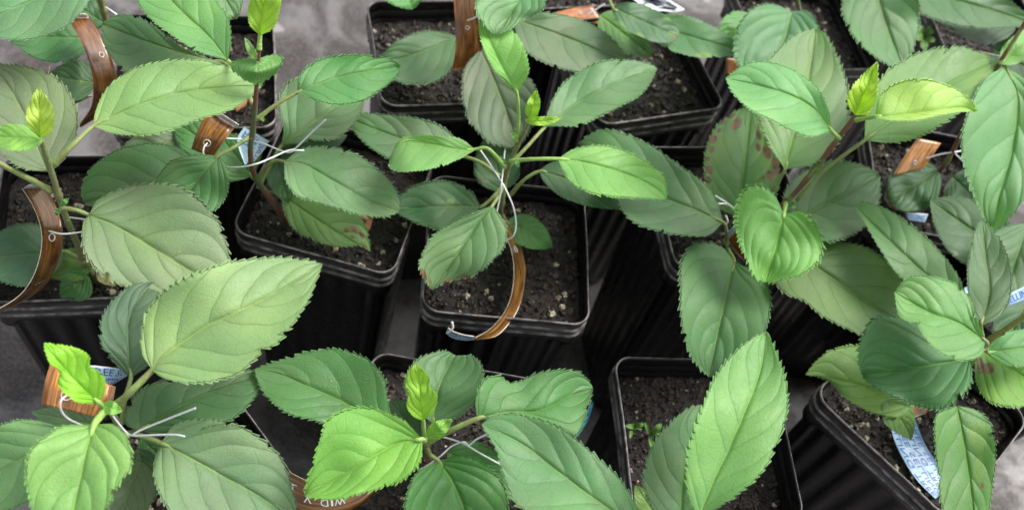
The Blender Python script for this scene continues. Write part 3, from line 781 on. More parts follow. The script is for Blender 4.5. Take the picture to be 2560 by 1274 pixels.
leaf(a, (232, 316), (658, 213), 188, 8.4, 8.2, 'fresh', tint=(0.22, 0.38, 0.14), bend=-12, p=0.48, tip=0.95, pet=[(132, 412, 7.6), (180, 365, 8.3)], prad=0.13, quilt=1.2,
     E1=[(232,316),(240,275),(270,220),(330,175),(400,155),(470,150),(540,158),(600,180),(658,213)], E2=[(232,316),(280,332),(350,338),(420,328),(490,300),(560,280),(610,255),(658,213)], mid=[(232,316),(330,270),(430,237),(540,220),(658,213)])
leaf(a, (-60, 380), (-260, 330), 150, 7.4, 7.0, 'mid', pet=[(128, 478, 6.0), (60, 440, 6.9)], prad=0.14)
leaf(a, (108, 352), (-55, 345), 64, 9.8, 10.0, 'lime', tint=(0.20, 0.46, 0.05), fold=0.3, bend=6)
leaf(a, (100, 345), (97, 218), 68, 10.0, 11.8, 'lime', fold=0.3, quilt=1.8, teeth=16, tint=(0.38, 0.56, 0.05), E1=[(100,345),(75,320),(66,285),(80,245),(97,218)], E2=[(100,345),(125,335),(134,300),(128,262),(97,218)])
leaf(a, (150, 515), (172, 495), 14, 5.4, 5.8, 'mid', teeth=6, name='stipule')
leaf(a, (148, 520), (140, 538), 14, 5.4, 5.3, 'mid', teeth=6, name='stipule')

# --- sapling at the lower left
d = plant('sapling at the lower left with the largest pale leaf and a lime tip', (345, 1180), -1.5,
          [(345, 1182, -1.6), (325, 1130, 1.0), (302, 1075, 3.6), (285, 1040, 5.2), (268, 1015, 6.4)], (0.24, 0.22, 0.2, 0.16), (0.22, 0.33, 0.11), 0.35)
leaf(d, (345, 1120), (372, 1218), 72, 0.6, 0.0, 'dark')
leaf(d, (350, 1095), (402, 1140), 56, 0.2, 0.0, 'green')
leaf(d, (352, 1150), (290, 1330), 122, 1.6, 1.2, 'taupe', yel=[(0.3, 0.1, 0.03)])
leaf(d, (245, 1062), (78, 1030), 64, 2.6, 2.2, 'dull_sheen')
leaf(d, (155, 1075), (-150, 1260), 200, 5.0, 4.0, 'fresh', tint=(0.12, 0.26, 0.11), bend=-8, p=0.5)
leaf(d, (345, 1075), (662, 935), 148, 4.4, 4.2, 'dull_sheen', bend=-6, p=0.45, pet=[(310, 1085, 3.2)], spots=[(0.06, 0.1, 0.03)],
     E1=[(345,1075),(315,1060),(318,1020),(350,975),(400,955),(460,950),(560,930),(620,925),(662,935)], E2=[(345,1075),(400,1085),(460,1078),(540,1060),(590,1040),(640,985),(662,935)], mid=[(345,1075),(375,1060),(500,990),(662,935)])
leaf(d, (402, 1106), (745, 1310), 262, 4.8, 3.8, 'blue', tint=(0.145, 0.235, 0.135), bend=-10, p=0.5, k=1.15, pet=[(312, 1082, 3.6), (350, 1088, 4.6)], quilt=1.4,
     E1=[(402,1106),(440,1060),(520,1048),(590,1060),(650,1095),(695,1135),(720,1190),(735,1250),(745,1310)], E2=[(402,1106),(385,1160),(395,1220),(430,1280),(500,1320),(600,1340),(745,1310)], mid=[(402,1106),(470,1140),(560,1190),(650,1240),(745,1310)])
leaf(d, (327, 945), (392, 705), 175, 4.8, 4.6, 'dark', tint=(0.062, 0.12, 0.078), bend=-6, p=0.52, pet=[(304, 1060, 4.4), (312, 1000, 4.8)],
     E1=[(327,945),(290,910),(255,860),(255,800),(285,750),(330,715),(392,705)], E2=[(327,945),(370,910),(400,860),(410,800),(405,740),(392,705)], mid=[(327,945),(322,880),(322,800),(350,745),(392,705)])
leaf(d, (380, 925), (807, 659), 300, 8.0, 8.4, 'fresh', tint=(0.235, 0.37, 0.155), bend=-8, p=0.45, k=1.2, pet=[(275, 1025, 6.2), (320, 985, 7.4)], prad=0.15, quilt=1.5,
     E1=[(380,925),(355,880),(357,820),(375,770),(420,720),(500,680),(580,655),(680,645),(760,652),(807,659)], E2=[(380,925),(410,945),(470,955),(540,950),(600,930),(655,880),(700,850),(745,790),(775,740),(790,700),(807,659)], mid=[(380,925),(404,894),(514,816),(589,781),(700,726),(807,659)])
leaf(d, (236, 1060), (150, 1400), 278, 8.2, 7.0, 'bright', tint=(0.175, 0.40, 0.105), bend=-12, p=0.48, k=1.15, pet=[(268, 1022, 6.6), (252, 1038, 7.6)], prad=0.15, quilt=1.6,
     E1=[(236,1060),(160,1065),(110,1095),(75,1130),(65,1190),(75,1250),(95,1320),(150,1400)], E2=[(236,1060),(280,1060),(310,1085),(328,1130),(325,1170),(300,1200),(270,1260),(220,1330),(150,1400)], mid=[(236,1060),(215,1130),(200,1200),(180,1290),(150,1400)])
leaf(d, (256, 1012), (306, 1027), 34, 7.2, 7.6, 'lime', tint=(0.24, 0.48, 0.06), teeth=8)
leaf(d, (250, 1008), (110, 856), 104, 7.6, 10.2, 'lime', bend=-6, p=0.5, tint=(0.25, 0.56, 0.025), wav=0.6, pet=[(265, 1024, 6.4)],
     E1=[(250,1008),(200,1005),(165,985),(145,955),(150,930),(125,905),(115,880),(110,856)], E2=[(250,1008),(262,970),(255,935),(225,915),(222,890),(195,872),(150,862),(110,856)])

# --- sapling at the bottom centre
e = plant('sapling at the bottom centre with a bright rounded leaf and crossed silver wires', (1078, 1165), -1.3,
          [(1078, 1168, -1.4), (1072, 1140, 0.4), (1066, 1112, 2.2), (1062, 1092, 3.4)], (0.22, 0.2, 0.16), (0.20, 0.22, 0.10), 0.8)
leaf(e, (1054, 1090), (970, 1000), 92, 2.0, 1.6, 'dark')
leaf(e, (1120, 1130), (1290, 1245), 118, 2.0, 1.2, 'mid', bend=-8)
leaf(e, (1095, 1150), (1195, 1390), 250, 3.2, 2.4, 'green', tint=(0.055, 0.18, 0.045), bend=-8, p=0.42, k=1.1, pet=[(1066, 1118, 2.2), (1075, 1135, 3.2)], quilt=1.6,
     E1=[(1095,1150),(1150,1140),(1210,1160),(1250,1200),(1270,1260),(1260,1320),(1195,1390)], E2=[(1095,1150),(1045,1180),(1020,1230),(1015,1290),(1060,1350),(1195,1390)], mid=[(1095,1150),(1130,1200),(1160,1270),(1195,1390)])
leaf(e, (1082, 1058), (1150, 870), 178, 3.2, 3.8, 'mid', tint=(0.075, 0.17, 0.07), p=0.5, cut=0.90, pet=[(1064, 1100, 2.6)],
     E1=[(1082,1058),(1040,1020),(1012,970),(1022,925),(1060,890),(1150,870)], E2=[(1082,1058),(1140,1045),(1190,1000),(1208,950),(1198,905),(1150,870)], mid=[(1082,1058),(1100,960),(1150,870)])
leaf(e, (985, 1068), (636, 922), 180, 4.2, 4.6, 'green', tint=(0.065, 0.17, 0.06), bend=-8, p=0.42, k=1.15, yel=[(0.16, 0.2, 0.05)], pet=[(1058, 1102, 3.0)],
     E1=[(985,1068),(968,1000),(955,940),(920,900),(860,877),(830,872),(760,882),(690,905),(636,922)], E2=[(985,1068),(900,1075),(850,1068),(790,1050),(720,1030),(680,1000),(655,970),(636,922)], mid=[(985,1068),(930,1045),(850,1000),(770,965),(700,935),(636,922)])
leaf(e, (1192, 1046), (1482, 968), 150, 5.4, 4.4, 'mid', tint=(0.075, 0.20, 0.065), bend=6, p=0.62, tip=0.7, wav=0.45, pet=[(1064, 1108, 3.2), (1120, 1078, 4.6)], prad=0.14,
     E1=[(1192,1046),(1190,1000),(1210,950),(1245,940),(1290,955),(1340,935),(1390,925),(1440,928),(1465,945),(1482,968)], E2=[(1192,1046),(1250,1052),(1330,1065),(1390,1075),(1440,1085),(1462,1040),(1482,968)], mid=[(1192,1046),(1260,1030),(1350,1025),(1420,990),(1482,968)])
leaf(e, (1055, 1097), (762, 1240), 232, 6.4, 5.6, 'bright', tint=(0.15, 0.40, 0.065), bend=-8, p=0.44, k=1.2, pet=[(1062, 1102, 3.2)],
     E1=[(1055,1097),(1020,1060),(975,1035),(920,1020),(870,1022),(820,1050),(805,1090),(785,1150),(770,1200),(762,1240)], E2=[(1057,1100),(1050,1150),(1010,1195),(960,1215),(900,1230),(840,1245),(762,1240)], mid=[(1057,1100),(1000,1105),(950,1130),(870,1180),(762,1240)])
leaf(e, (1068, 1092), (1130, 1048), 40, 4.2, 5.2, 'yellow', fold=0.3, tint=(0.26, 0.46, 0.07), teeth=10, quilt=2)
leaf(e, (1058, 1052), (1042, 908), 82, 6.0, 8.8, 'lime', p=0.42, wav=0.7, fold=0.2, pet=[(1062, 1098, 3.4), (1060, 1075, 4.8)], tint=(0.28, 0.56, 0.03),
     E1=[(1058,1052),(1035,1040),(1018,1015),(1022,985),(1015,960),(1022,930),(1042,908)], E2=[(1058,1052),(1085,1025),(1092,990),(1075,965),(1070,940),(1042,908)])

# --- sapling in the bottom right-of-centre pot, its stem below the picture
f_ = plant('sapling at the bottom edge with one very long bright pointed leaf', (1770, 1240), -2.4,
           [(1765, 1240, -2.5), (1752, 1278, 1.0), (1735, 1312, 4.0), (1726, 1338, 6.2), (1736, 1326, 8.0)], (0.24, 0.2, 0.2, 0.14), (0.2, 0.3, 0.1), 0.3)
leaf(f_, (1648, 1300), (1588, 1212), 60, 0.4, 0.0, 'olive')
leaf(f_, (1702, 1320), (1752, 1010), 195, 5.6, 5.8, 'blue', tint=(0.10, 0.215, 0.095), pet=[(1733, 1318, 4.4), (1715, 1322, 5.2)], bend=-14, p=0.5, k=1.15)
leaf(f_, (1640, 1345), (1204, 1060), 262, 6.6, 7.0, 'blue', tint=(0.10, 0.235, 0.10), pet=[(1730, 1325, 5.0), (1690, 1340, 6.2)], bend=10, p=0.5, k=1.15, quilt=1.6,
     E1=[(1640,1345),(1600,1280),(1550,1200),(1500,1150),(1440,1100),(1380,1060),(1300,1038),(1240,1040),(1204,1060)], E2=[(1640,1345),(1500,1330),(1400,1300),(1300,1265),(1265,1200),(1245,1130),(1225,1090),(1204,1060)], mid=[(1640,1345),(1500,1255),(1380,1165),(1300,1105),(1204,1060)])
leaf(f_, (1745, 1300), (1918, 828), 256, 8.6, 9.8, 'bright', tint=(0.165, 0.40, 0.105), pet=[(1730, 1330, 6.6), (1738, 1318, 8.0)], bend=14, p=0.5, k=1.15, quilt=1.1,
     E1=[(1745,1300),(1722,1230),(1718,1150),(1735,1080),(1765,1000),(1790,940),(1840,880),(1880,848),(1918,828)], E2=[(1745,1300),(1790,1270),(1860,1220),(1910,1170),(1950,1090),(1968,1010),(1960,940),(1942,890),(1918,828)], mid=[(1745,1300),(1785,1200),(1820,1127),(1862,1030),(1900,931),(1918,828)])

# --- sapling right of the middle
r = plant('sapling right of the middle with a heart shaped leaf below a leaning red brown stem', (1815, 612), -1.7,
          [(1812, 618, -1.8), (1850, 580, 0.6), (1905, 545, 2.6), (1962, 508, 4.3), (2030, 432, 6.4), (2092, 350, 8.6), (2130, 302, 9.9), (2160, 262, 10.8)], (0.24, 0.2, 0.2, 0.22, 0.2, 0.2, 0.2, 0.12), (0.20, 0.25, 0.07), 0.9)
leaf(r, (1845, 545), (1880, 265), 192, 1.8, 1.6, 'mid', tint=(0.12, 0.25, 0.09), pet=[(1822, 600, 0)], spots=[(0.80, -0.5, 0.07), (0.62, 0.7, 0.065), (0.76, 0.5, 0.055), (0.5, 0.9, 0.05)] + [(0.35 + 0.035 * q, (-0.92, -0.75, -0.88, -0.66)[q % 4], (0.030, 0.022, 0.036)[q % 3]) for q in range(0, 16, 2)] + [(0.38 + 0.034 * q, (0.9, 0.55, 0.75, 0.4, 0.95)[q % 5], (0.034, 0.024, 0.04)[q % 3]) for q in range(0, 15, 1) if q % 3], yel=[(0.6, 0.6, 0.14), (0.6, -0.7, 0.14)], label='leaf blotched red brown along both margins', k=1.15,
     E1=[(1845,545),(1790,510),(1765,450),(1765,380),(1790,320),(1830,285),(1880,265)], E2=[(1845,545),(1910,520),(1945,470),(1945,400),(1915,330),(1880,265)])
leaf(r, (1968, 560), (2200, 440), 200, 2.6, 2.8, 'dull_sheen', tint=(0.10, 0.195, 0.095), p=0.55, tip=0.7, quilt=1.6, pet=[(1850, 590, 0.6), (1900, 580, 1.6)],
     E1=[(1968,560),(1960,500),(1975,460),(2020,425),(2070,405),(2130,408),(2180,425),(2200,440)], E2=[(1968,560),(2000,600),(2060,605),(2120,590),(2165,560),(2195,510),(2200,440)])
leaf(r, (1808, 556), (1446, 358), 172, 3.4, 3.2, 'blue', tint=(0.085, 0.19, 0.095), bend=22, p=0.42, pet=[(1818, 610, -0.4), (1815, 575, 2.4)],
     E1=[(1808,556),(1795,510),(1760,460),(1700,415),(1650,380),(1600,350),(1530,327),(1490,330),(1446,358)], E2=[(1808,556),(1770,588),(1700,585),(1640,575),(1580,550),(1535,495),(1500,440),(1446,358)], mid=[(1808,556),(1740,525),(1669,498),(1600,470),(1530,420),(1446,358)])
leaf(r, (1950, 600), (2278, 822), 214, 2.4, 2.2, 'olive', tint=(0.12, 0.195, 0.08), bend=-8, p=0.5, k=1.15, quilt=0.8, pet=[(1838, 610, 0.2)],
     E1=[(1950,600),(2010,610),(2080,605),(2150,615),(2200,640),(2245,680),(2270,750),(2278,822)], E2=[(1950,600),(1930,680),(1960,730),(2010,750),(2060,790),(2130,825),(2200,850),(2278,822)], mid=[(1950,600),(2036,663),(2130,728),(2213,785),(2278,822)])
leaf(r, (1836, 652), (1772, 942), 226, 2.2, 1.4, 'green', tint=(0.078, 0.175, 0.072), bend=-5, p=0.45, k=1.1, pet=[(1812, 600, -0.2), (1822, 625, 1.6)],
     E1=[(1836,652),(1800,615),(1740,610),(1705,650),(1702,720),(1705,800),(1725,880),(1772,942)], E2=[(1836,652),(1870,670),(1910,700),(1925,750),(1910,830),(1860,900),(1820,930),(1772,942)], mid=[(1836,652),(1815,740),(1795,830),(1772,942)])
leaf(r, (1962, 424), (2040, 72), 226, 6.2, 6.6, 'dull_sheen', tint=(0.15, 0.27, 0.115), bend=-10, p=0.48, k=1.15, pet=[(1932, 475, 4.6)],
     E1=[(1962,424),(1930,370),(1905,310),(1890,250),(1920,160),(1980,95),(2040,72)], E2=[(1962,424),(2030,410),(2090,360),(2118,300),(2118,220),(2090,140),(2065,92),(2040,72)], mid=[(1962,424),(1985,330),(2020,200),(2040,72)])
leaf(r, (2160, 352), (2498, 150), 180, 9.4, 8.8, 'fresh', tint=(0.145, 0.29, 0.085), bend=-12, p=0.5, pet=[(1992, 500, 4.9), (2062, 425, 7.2)], yel=[(0.8, 0.4, 0.1)],
     E1=[(2160,352),(2170,270),(2210,190),(2270,145),(2340,122),(2400,118),(2440,130),(2498,150)], E2=[(2160,352),(2230,355),(2300,340),(2370,300),(2420,260),(2470,200),(2498,150)])
leaf(r, (2080, 328), (1814, 196), 158, 10.2, 10.2, 'bright', tint=(0.155, 0.41, 0.135), bend=-12, p=0.45, tip=0.9, pet=[(2098, 346, 8.7)],
     E1=[(2080,328),(2068,270),(2040,220),(1990,180),(1930,158),(1870,160),(1814,196)], E2=[(2080,328),(2030,340),(1980,325),(1930,300),(1880,275),(1840,240),(1814,196)], mid=[(2080,328),(2040,275),(1980,240),(1900,215),(1814,196)])
leaf(r, (1960, 535), (1914, 706), 220, 6.0, 4.6, 'bright', tint=(0.135, 0.36, 0.07), p=0.40, k=0.95, cord=0.55, tip=1.15, bend=4, quilt=0.8, pet=[(1964, 508, 4.6)], label='heart shaped bright leaf',
     E1=[(1960,535),(1935,490),(1890,465),(1855,485),(1840,540),(1850,600),(1870,650),(1890,690),(1914,706)], E2=[(1960,535),(2000,530),(2035,560),(2055,610),(2045,650),(2000,685),(1955,695),(1914,706)], mid=[(1960,535),(1945,600),(1914,706)])
leaf(r, (2188, 292), (2446, 278), 110, 11.4, 11.6, 'yellow', fold=0.5, roll=0.2, quilt=1.4, pet=[(2140, 300, 10.2)], E1=[(2188,290),(2200,240),(2240,208),(2300,196),(2360,210),(2410,235),(2446,278)], E2=[(2188,294),(2230,301),(2290,300),(2340,290),(2400,280),(2446,278)], mid=[(2188,292),(2250,288),(2330,277),(2400,268),(2446,278)])
leaf(r, (2138, 288), (2194, 154), 70, 11.0, 13.2, 'lime', fold=0.3, quilt=2.2, teeth=16, tint=(0.33, 0.56, 0.03), E1=[(2138,288),(2124,270),(2121,235),(2150,195),(2194,154)], E2=[(2138,288),(2168,285),(2190,245),(2194,200),(2194,154)])
leaf(r, (2575, 740), (2495, 890), 110, 1.6, 1.2, 'dark')
leaf(r, (2590, 300), (2700, 420), 120, 3.0, 3.0, 'dark')
leaf(r, (2040, 430), (2055, 440), 9, 6.4, 6.4, 'bright', teeth=6, name='stipule')
leaf(r, (1975, 505), (1992, 520), 14, 4.3, 4.0, 'bright', teeth=6, name='stipule')

# --- sapling at the lower right
g = plant('sapling at the lower right whose hairy yellow green shoot leans out of the picture', (2370, 990), -1.0,
          [(2368, 992, -1.2), (2410, 930, 2.2), (2462, 862, 5.6), (2510, 825, 7.2), (2580, 778, 9.0)], (0.22, 0.22, 0.24, 0.2, 0.2), (0.26, 0.36, 0.07), 0.45)
leaf(g, (2215, 1002), (2278, 1098), 76, 3.6, 2.2, 'olive', bend=-6, teeth=8, tooth=0.3, tint=(0.10, 0.20, 0.06))
leaf(g, (2290, 1010), (2013, 936), 150, 3.4, 3.8, 'olive', tint=(0.14, 0.27, 0.05), bend=10, p=0.45, yel=[(0.25, 0.1, 0.1)], wav=0.6,
     E1=[(2290,1010),(2250,940),(2200,890),(2150,865),(2090,870),(2050,895),(2013,936)], E2=[(2290,1010),(2260,1040),(2200,1035),(2150,1015),(2110,990),(2080,955),(2040,938),(2013,936)])
leaf(g, (2448, 872), (2640, 990), 190, 3.0, 2.8, 'olive', tint=(0.13, 0.28, 0.045), spots=[(0.1, 0.55, 0.09), (0.2, 0.35, 0.07)], label='leaf with a tan dead patch')
leaf(g, (2392, 1012), (2440, 1350), 158, 4.4, 2.8, 'mid', tint=(0.09, 0.21, 0.06), bend=-6, p=0.45, k=1.1, yel=[(0.28, -0.5, 0.14), (0.5, -0.4, 0.10)], spots=[(0.62, -0.5, 0.03)],
     E1=[(2392,1012),(2345,1030),(2338,1080),(2345,1160),(2355,1260),(2380,1320),(2440,1350)], E2=[(2392,1012),(2440,1025),(2475,1060),(2487,1120),(2482,1200),(2470,1280),(2440,1350)])
leaf(g, (2420, 775), (2135, 512), 140, 4.6, 4.6, 'mid', tint=(0.10, 0.215, 0.085), bend=-6, p=0.5,
     E1=[(2420,775),(2400,700),(2350,630),(2290,570),(2220,525),(2160,505),(2135,512)], E2=[(2420,775),(2350,760),(2290,720),(2240,680),(2200,620),(2165,560),(2135,512)])
leaf(g, (2428, 893), (2152, 930), 236, 6.4, 5.6, 'green', tint=(0.07, 0.19, 0.078), bend=-6, p=0.52, k=1.0, tip=0.8, pet=[(2462, 868, 5.4)], quilt=1.3,
     E1=[(2428,893),(2370,850),(2300,810),(2230,790),(2180,800),(2160,840),(2148,885),(2152,930)], E2=[(2428,893),(2428,950),(2400,990),(2350,1020),(2290,1010),(2230,985),(2175,955),(2152,930)])
leaf(g, (2452, 815), (2456, 548), 122, 7.6, 7.8, 'dark', tint=(0.075, 0.15, 0.07), p=0.5, fold=0.3, pet=[(2462, 866, 5.6)],
     E1=[(2452,815),(2425,760),(2420,680),(2430,610),(2445,560),(2456,548)], E2=[(2452,815),(2500,790),(2525,740),(2525,670),(2500,600),(2456,548)], mid=[(2452,815),(2474,730),(2464,635),(2456,548)])
leaf(g, (2464, 852), (2236, 730), 172, 8.2, 8.6, 'mid', tint=(0.12, 0.28, 0.09), bend=4, p=0.55, tip=0.62, k=1.1, tooth=0.5, pet=[(2468, 858, 5.8)],
     E1=[(2464,852),(2440,790),(2420,740),(2380,705),(2320,690),(2270,695),(2236,730)], E2=[(2464,852),(2450,890),(2400,900),(2350,880),(2310,840),(2290,810),(2250,790),(2236,730)], mid=[(2464,852),(2400,808),(2323,780),(2236,730)])
leaf(g, (2470, 880), (2700, 850), 90, 4.8, 4.6, 'mid', pet=[(2464, 868, 5.4)])

# --- sapling at the right edge
h = plant('sapling at the upper right with a broad drooping leaf reaching the right edge', (2335, 450), -1.8,
          [(2335, 450, -1.8), (2375, 390, 1.5), (2420, 300, 5.0), (2470, 205, 8.0), (2510, 140, 9.8), (2580, 30, 12.4)], (0.22, 0.2, 0.2, 0.18, 0.16), (0.20, 0.24, 0.07), 0.95)
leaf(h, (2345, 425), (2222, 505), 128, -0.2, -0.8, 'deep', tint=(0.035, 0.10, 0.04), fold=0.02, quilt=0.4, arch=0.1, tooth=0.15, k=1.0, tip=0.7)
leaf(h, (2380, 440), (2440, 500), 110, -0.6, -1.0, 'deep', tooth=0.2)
leaf(h, (2520, 640), (2325, 500), 160, 2.4, 2.0, 'dark', tint=(0.06, 0.13, 0.065))
leaf(h, (2570, 560), (2500, 770), 160, 4.2, 3.2, 'dull_sheen')
leaf(h, (2512, 165), (2484, 582), 220, 9.4, 7.0, 'fresh', tint=(0.125, 0.30, 0.115), bend=-28, p=0.45, k=1.15, pet=[(2502, 152, 9.5)], quilt=1.2,
     E1=[(2512,165),(2460,200),(2425,270),(2405,350),(2415,430),(2440,500),(2465,550),(2484,582)], E2=[(2512,165),(2560,200),(2600,280),(2610,360),(2590,440),(2550,510),(2484,582)], mid=[(2512,165),(2545,250),(2530,380),(2500,490),(2484,582)])
leaf(h, (2500, 158), (2620, 60), 60, 9.4, 9.6, 'bright', pet=[(2500, 152, 9.5)])

# --- sapling at the top centre
t_ = plant('sapling at the top centre behind the glossy upright wood tag', (1215, 110), -1.6,
           [(1215, 112, -1.6), (1240, 30, 1.5), (1270, -60, 5.0), (1310, -160, 9.0)], (0.2, 0.18, 0.16), (0.12, 0.2, 0.06), 0.5)
leaf(t_, (1148, 92), (944, 150), 130, 1.0, 0.6, 'dark', tint=(0.075, 0.155, 0.075), p=0.45,
     E1=[(1148,92),(1110,82),(1060,80),(1000,100),(965,128),(944,150)], E2=[(1148,92),(1140,150),(1110,190),(1060,210),(990,200),(944,150)], mid=[(1148,92),(1071,122),(1000,146),(944,150)])
leaf(t_, (1200, 122), (1296, 368), 178, 2.6, 2.0, 'taupe', tint=(0.085, 0.13, 0.085), bend=-5, p=0.5, k=1.15, quilt=1.4,
     E1=[(1200,122),(1165,170),(1158,240),(1175,300),(1220,350),(1260,362),(1296,368)], E2=[(1200,122),(1250,130),(1300,160),(1335,220),(1338,290),(1296,368)])
leaf(t_, (1282, 48), (1588, 172), 150, 3.2, 2.8, 'taupe', tint=(0.105, 0.175, 0.10), bend=-8, p=0.5, k=1.1, spots=[(0.06, 0.1, 0.03)],
     E1=[(1282,48),(1320,30),(1380,35),(1450,50),(1520,90),(1588,172)], E2=[(1282,48),(1300,110),(1340,145),(1400,170),(1480,182),(1540,180),(1588,172)])
leaf(t_, (1000, -70), (1032, 24), 120, 4.6, 4.0, 'mid')
leaf(t_, (1330, -75), (1240, 88), 160, 11.4, 11.0, 'blue', tint=(0.11, 0.25, 0.12), bend=-8,
     E1=[(1330,-75),(1250,-50),(1200,-10),(1190,20),(1210,60),(1240,88)], E2=[(1330,-75),(1360,-40),(1358,20),(1310,50),(1270,75),(1240,88)])

# --- saplings along the top edge
u = plant('sapling behind the top right pot with a leaf edged yellow and rust brown', (1500, -60), -1.0,
          [(1500, -62, -1.0), (1516, -100, 1.6), (1530, -150, 4.0)], (0.2, 0.16))
leaf(u, (1500, 38), (1632, 142), 90, 2.8, 2.4, 'green', tint=(0.085, 0.2, 0.055))
leaf(u, (1610, 60), (1872, 132), 92, 3.6, 3.8, 'mid', tint=(0.075, 0.19, 0.075), yel=[(0.6, 0.9, 0.1)])
leaf(u, (1532, 20), (1696, 92), 78, 4.8, 4.6, 'dark', tint=(0.06, 0.14, 0.075), tip=0.6, k=1.0, tooth=0.3, yel=[(0.2, 0.95, 0.08), (0.5, 0.95, 0.08), (0.75, -0.9, 0.09), (0.9, 0, 0.08), (0.5, 1, 0.08)], spots=[(0.96, 0.3, 0.06), (0.6, 0.98, 0.03)], label='oval leaf edged yellow with a rust brown tip', pet=[(1510, -40, 3.6)])
v = plant('sapling in the top right back pot with broad downward leaves', (2010, 50), -1.8,
          [(2010, 52, -1.8), (1998, 20, 0.8), (1990, -30, 3.6), (1995, -90, 6.0)], (0.2, 0.16), (0.22, 0.34, 0.09), 0.3)
leaf(v, (1980, 28), (1925, 215), 212, 4.4, 3.4, 'fresh', tint=(0.10, 0.245, 0.115), bend=-3, p=0.45, k=1.1, quilt=1.3,
     E1=[(1980,28),(1930,12),(1880,25),(1845,70),(1838,130),(1860,180),(1925,215)], E2=[(1983,28),(2020,30),(2045,70),(2050,120),(2010,180),(1925,215)])
leaf(v, (1880, 40), (1790, 115), 80, 2.8, 2.4, 'mid')
w_ = plant('sapling in the top right corner with long blurred leaves', (2460, 60), -1.6,
           [(2460, 62, -1.6), (2480, 10, 1.5), (2500, -60, 5.0)], (0.2, 0.16), (0.2, 0.2, 0.1), 0.8)
leaf(w_, (2175, -90), (2262, 178), 185, 5.6, 4.6, 'blue', tint=(0.085, 0.19, 0.085), bend=8)
leaf(w_, (2540, 70), (2345, 48), 92, 2.6, 2.4, 'deep')
leaf(w_, (2240, -30), (2590, 62), 120, 4.4, 4.2, 'green', tint=(0.062, 0.15, 0.06), bend=-8)
leaf(w_, (2480, 120), (2620, 200), 110, 2.4, 2.4, 'deep')
x_ = plant('sapling in the top left corner with a pale stem beside a curled wood tag', (300, 130), -1.3,
           [(298, 140, -1.3), (282, 100, 0.4), (262, 45, 2.6), (248, -10, 4.8), (235, -60, 6.6)], (0.24, 0.22, 0.2), (0.24, 0.30, 0.08), 0.5)
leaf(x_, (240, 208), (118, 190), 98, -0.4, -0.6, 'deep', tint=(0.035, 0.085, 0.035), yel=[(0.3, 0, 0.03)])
leaf(x_, (262, 60), (180, 5), 90, 1.6, 1.6, 'dark')
leaf(x_, (232, 98), (22, 96), 128, 2.6, 2.6, 'green', tint=(0.055, 0.16, 0.06), bend=4, p=0.5)
leaf(x_, (230, -70), (-90, 70), 190, 9.0, 8.6, 'blue', tint=(0.12, 0.27, 0.135), quilt=0.6, bend=-6)

# ------------------------------------------------------------------ tags of wood print plastic
def text_mesh(body, size):
    cu = bpy.data.curves.new('t', 'FONT'); cu.body = body; cu.size = size; cu.resolution_u = 2
    o = bpy.data.objects.new('t', cu); scene.collection.objects.link(o)
    dg = bpy.context.evaluated_depsgraph_get(); me = bpy.data.meshes.new_from_object(o.evaluated_get(dg))
    v = np.array([x.co[:] for x in me.vertices]); fc = [tuple(p.vertices) for p in me.polygons]
    bpy.data.objects.remove(o); bpy.data.curves.remove(cu); bpy.data.meshes.remove(me)
    return v, fc

class Strip:
    def __init__(s, L, R, n=40):
        s.L = catmull(np.array([P(*q) for q in L]), n); s.R = catmull(np.array([P(*q) for q in R]), n); s.n = n
        s.len = np.linalg.norm(np.diff((s.L + s.R) / 2, axis=0), axis=1).sum(); s.wid = np.linalg.norm(s.L - s.R, axis=1).mean()
        camp = np.array([0, 0, CAMH])
        tn = np.gradient((s.L + s.R) / 2, axis=0); nn = np.cross(tn, s.R - s.L); nn /= np.linalg.norm(nn, axis=1)[:, None] + 1e-12
        s.N = nn
        c_ = (s.L + s.R) / 2
        s.sign = 1 if ((camp - c_[n // 2]) @ nn[n // 2]) > 0 else -1
    def ev(s, u, v, off=0.0):
        x = np.clip(u, 0, 1) * (s.n - 1); i = np.minimum(x.astype(int), s.n - 2); t = (x - i)[:, None]
        l = s.L[i] * (1 - t) + s.L[i + 1] * t; r_ = s.R[i] * (1 - t) + s.R[i + 1] * t
        nn = s.N[i] * (1 - t) + s.N[i + 1] * t
        return l * (1 - v[:, None]) + r_ * v[:, None] + nn * off * s.sign

def strip_part(name, st, parent, front, back, color=(1, 1, 1, 1), th=0.00045, m=7):
    n = st.n
    U, Vv = np.meshgrid(np.linspace(0, 1, n), np.linspace(0, 1, m), indexing='ij')
    top = st.ev(U.ravel(), Vv.ravel(), th / 2); bot = st.ev(U.ravel(), Vv.ravel(), -th / 2)
    gf = grid_faces(n, m); k = n * m
    q = top[gf[0]]; nz = np.cross(q[1] - q[0], q[3] - q[0])
    want = (st.N[0] * st.sign)
    if nz @ want < 0: gf = gf[:, ::-1]
    Fq = [tuple(int(i) for i in f) for f in gf] + [tuple(int(i) + k for i in f[::-1]) for f in gf]
    fm = [0] * len(gf) + [1] * len(gf)
    rimi = [i * m for i in range(n)] + [(n - 1) * m + j for j in range(1, m)] + [i * m + m - 1 for i in range(n - 2, -1, -1)] + [j for j in range(m - 2, 0, -1)]
    for a_, b2 in zip(rimi, rimi[1:] + rimi[:1]):
        Fq.append((a_, b2, b2 + k, a_ + k)); fm.append(2)
    uv = np.stack([np.tile(U.ravel(), 2) * st.len, np.tile(Vv.ravel(), 2) * st.wid], -1)
    return mesh_np(name, np.vstack([top, bot]), Fq, [front, back, CREAM], parent, origin=parent.location, fmat=fm, uv=uv, color=color)

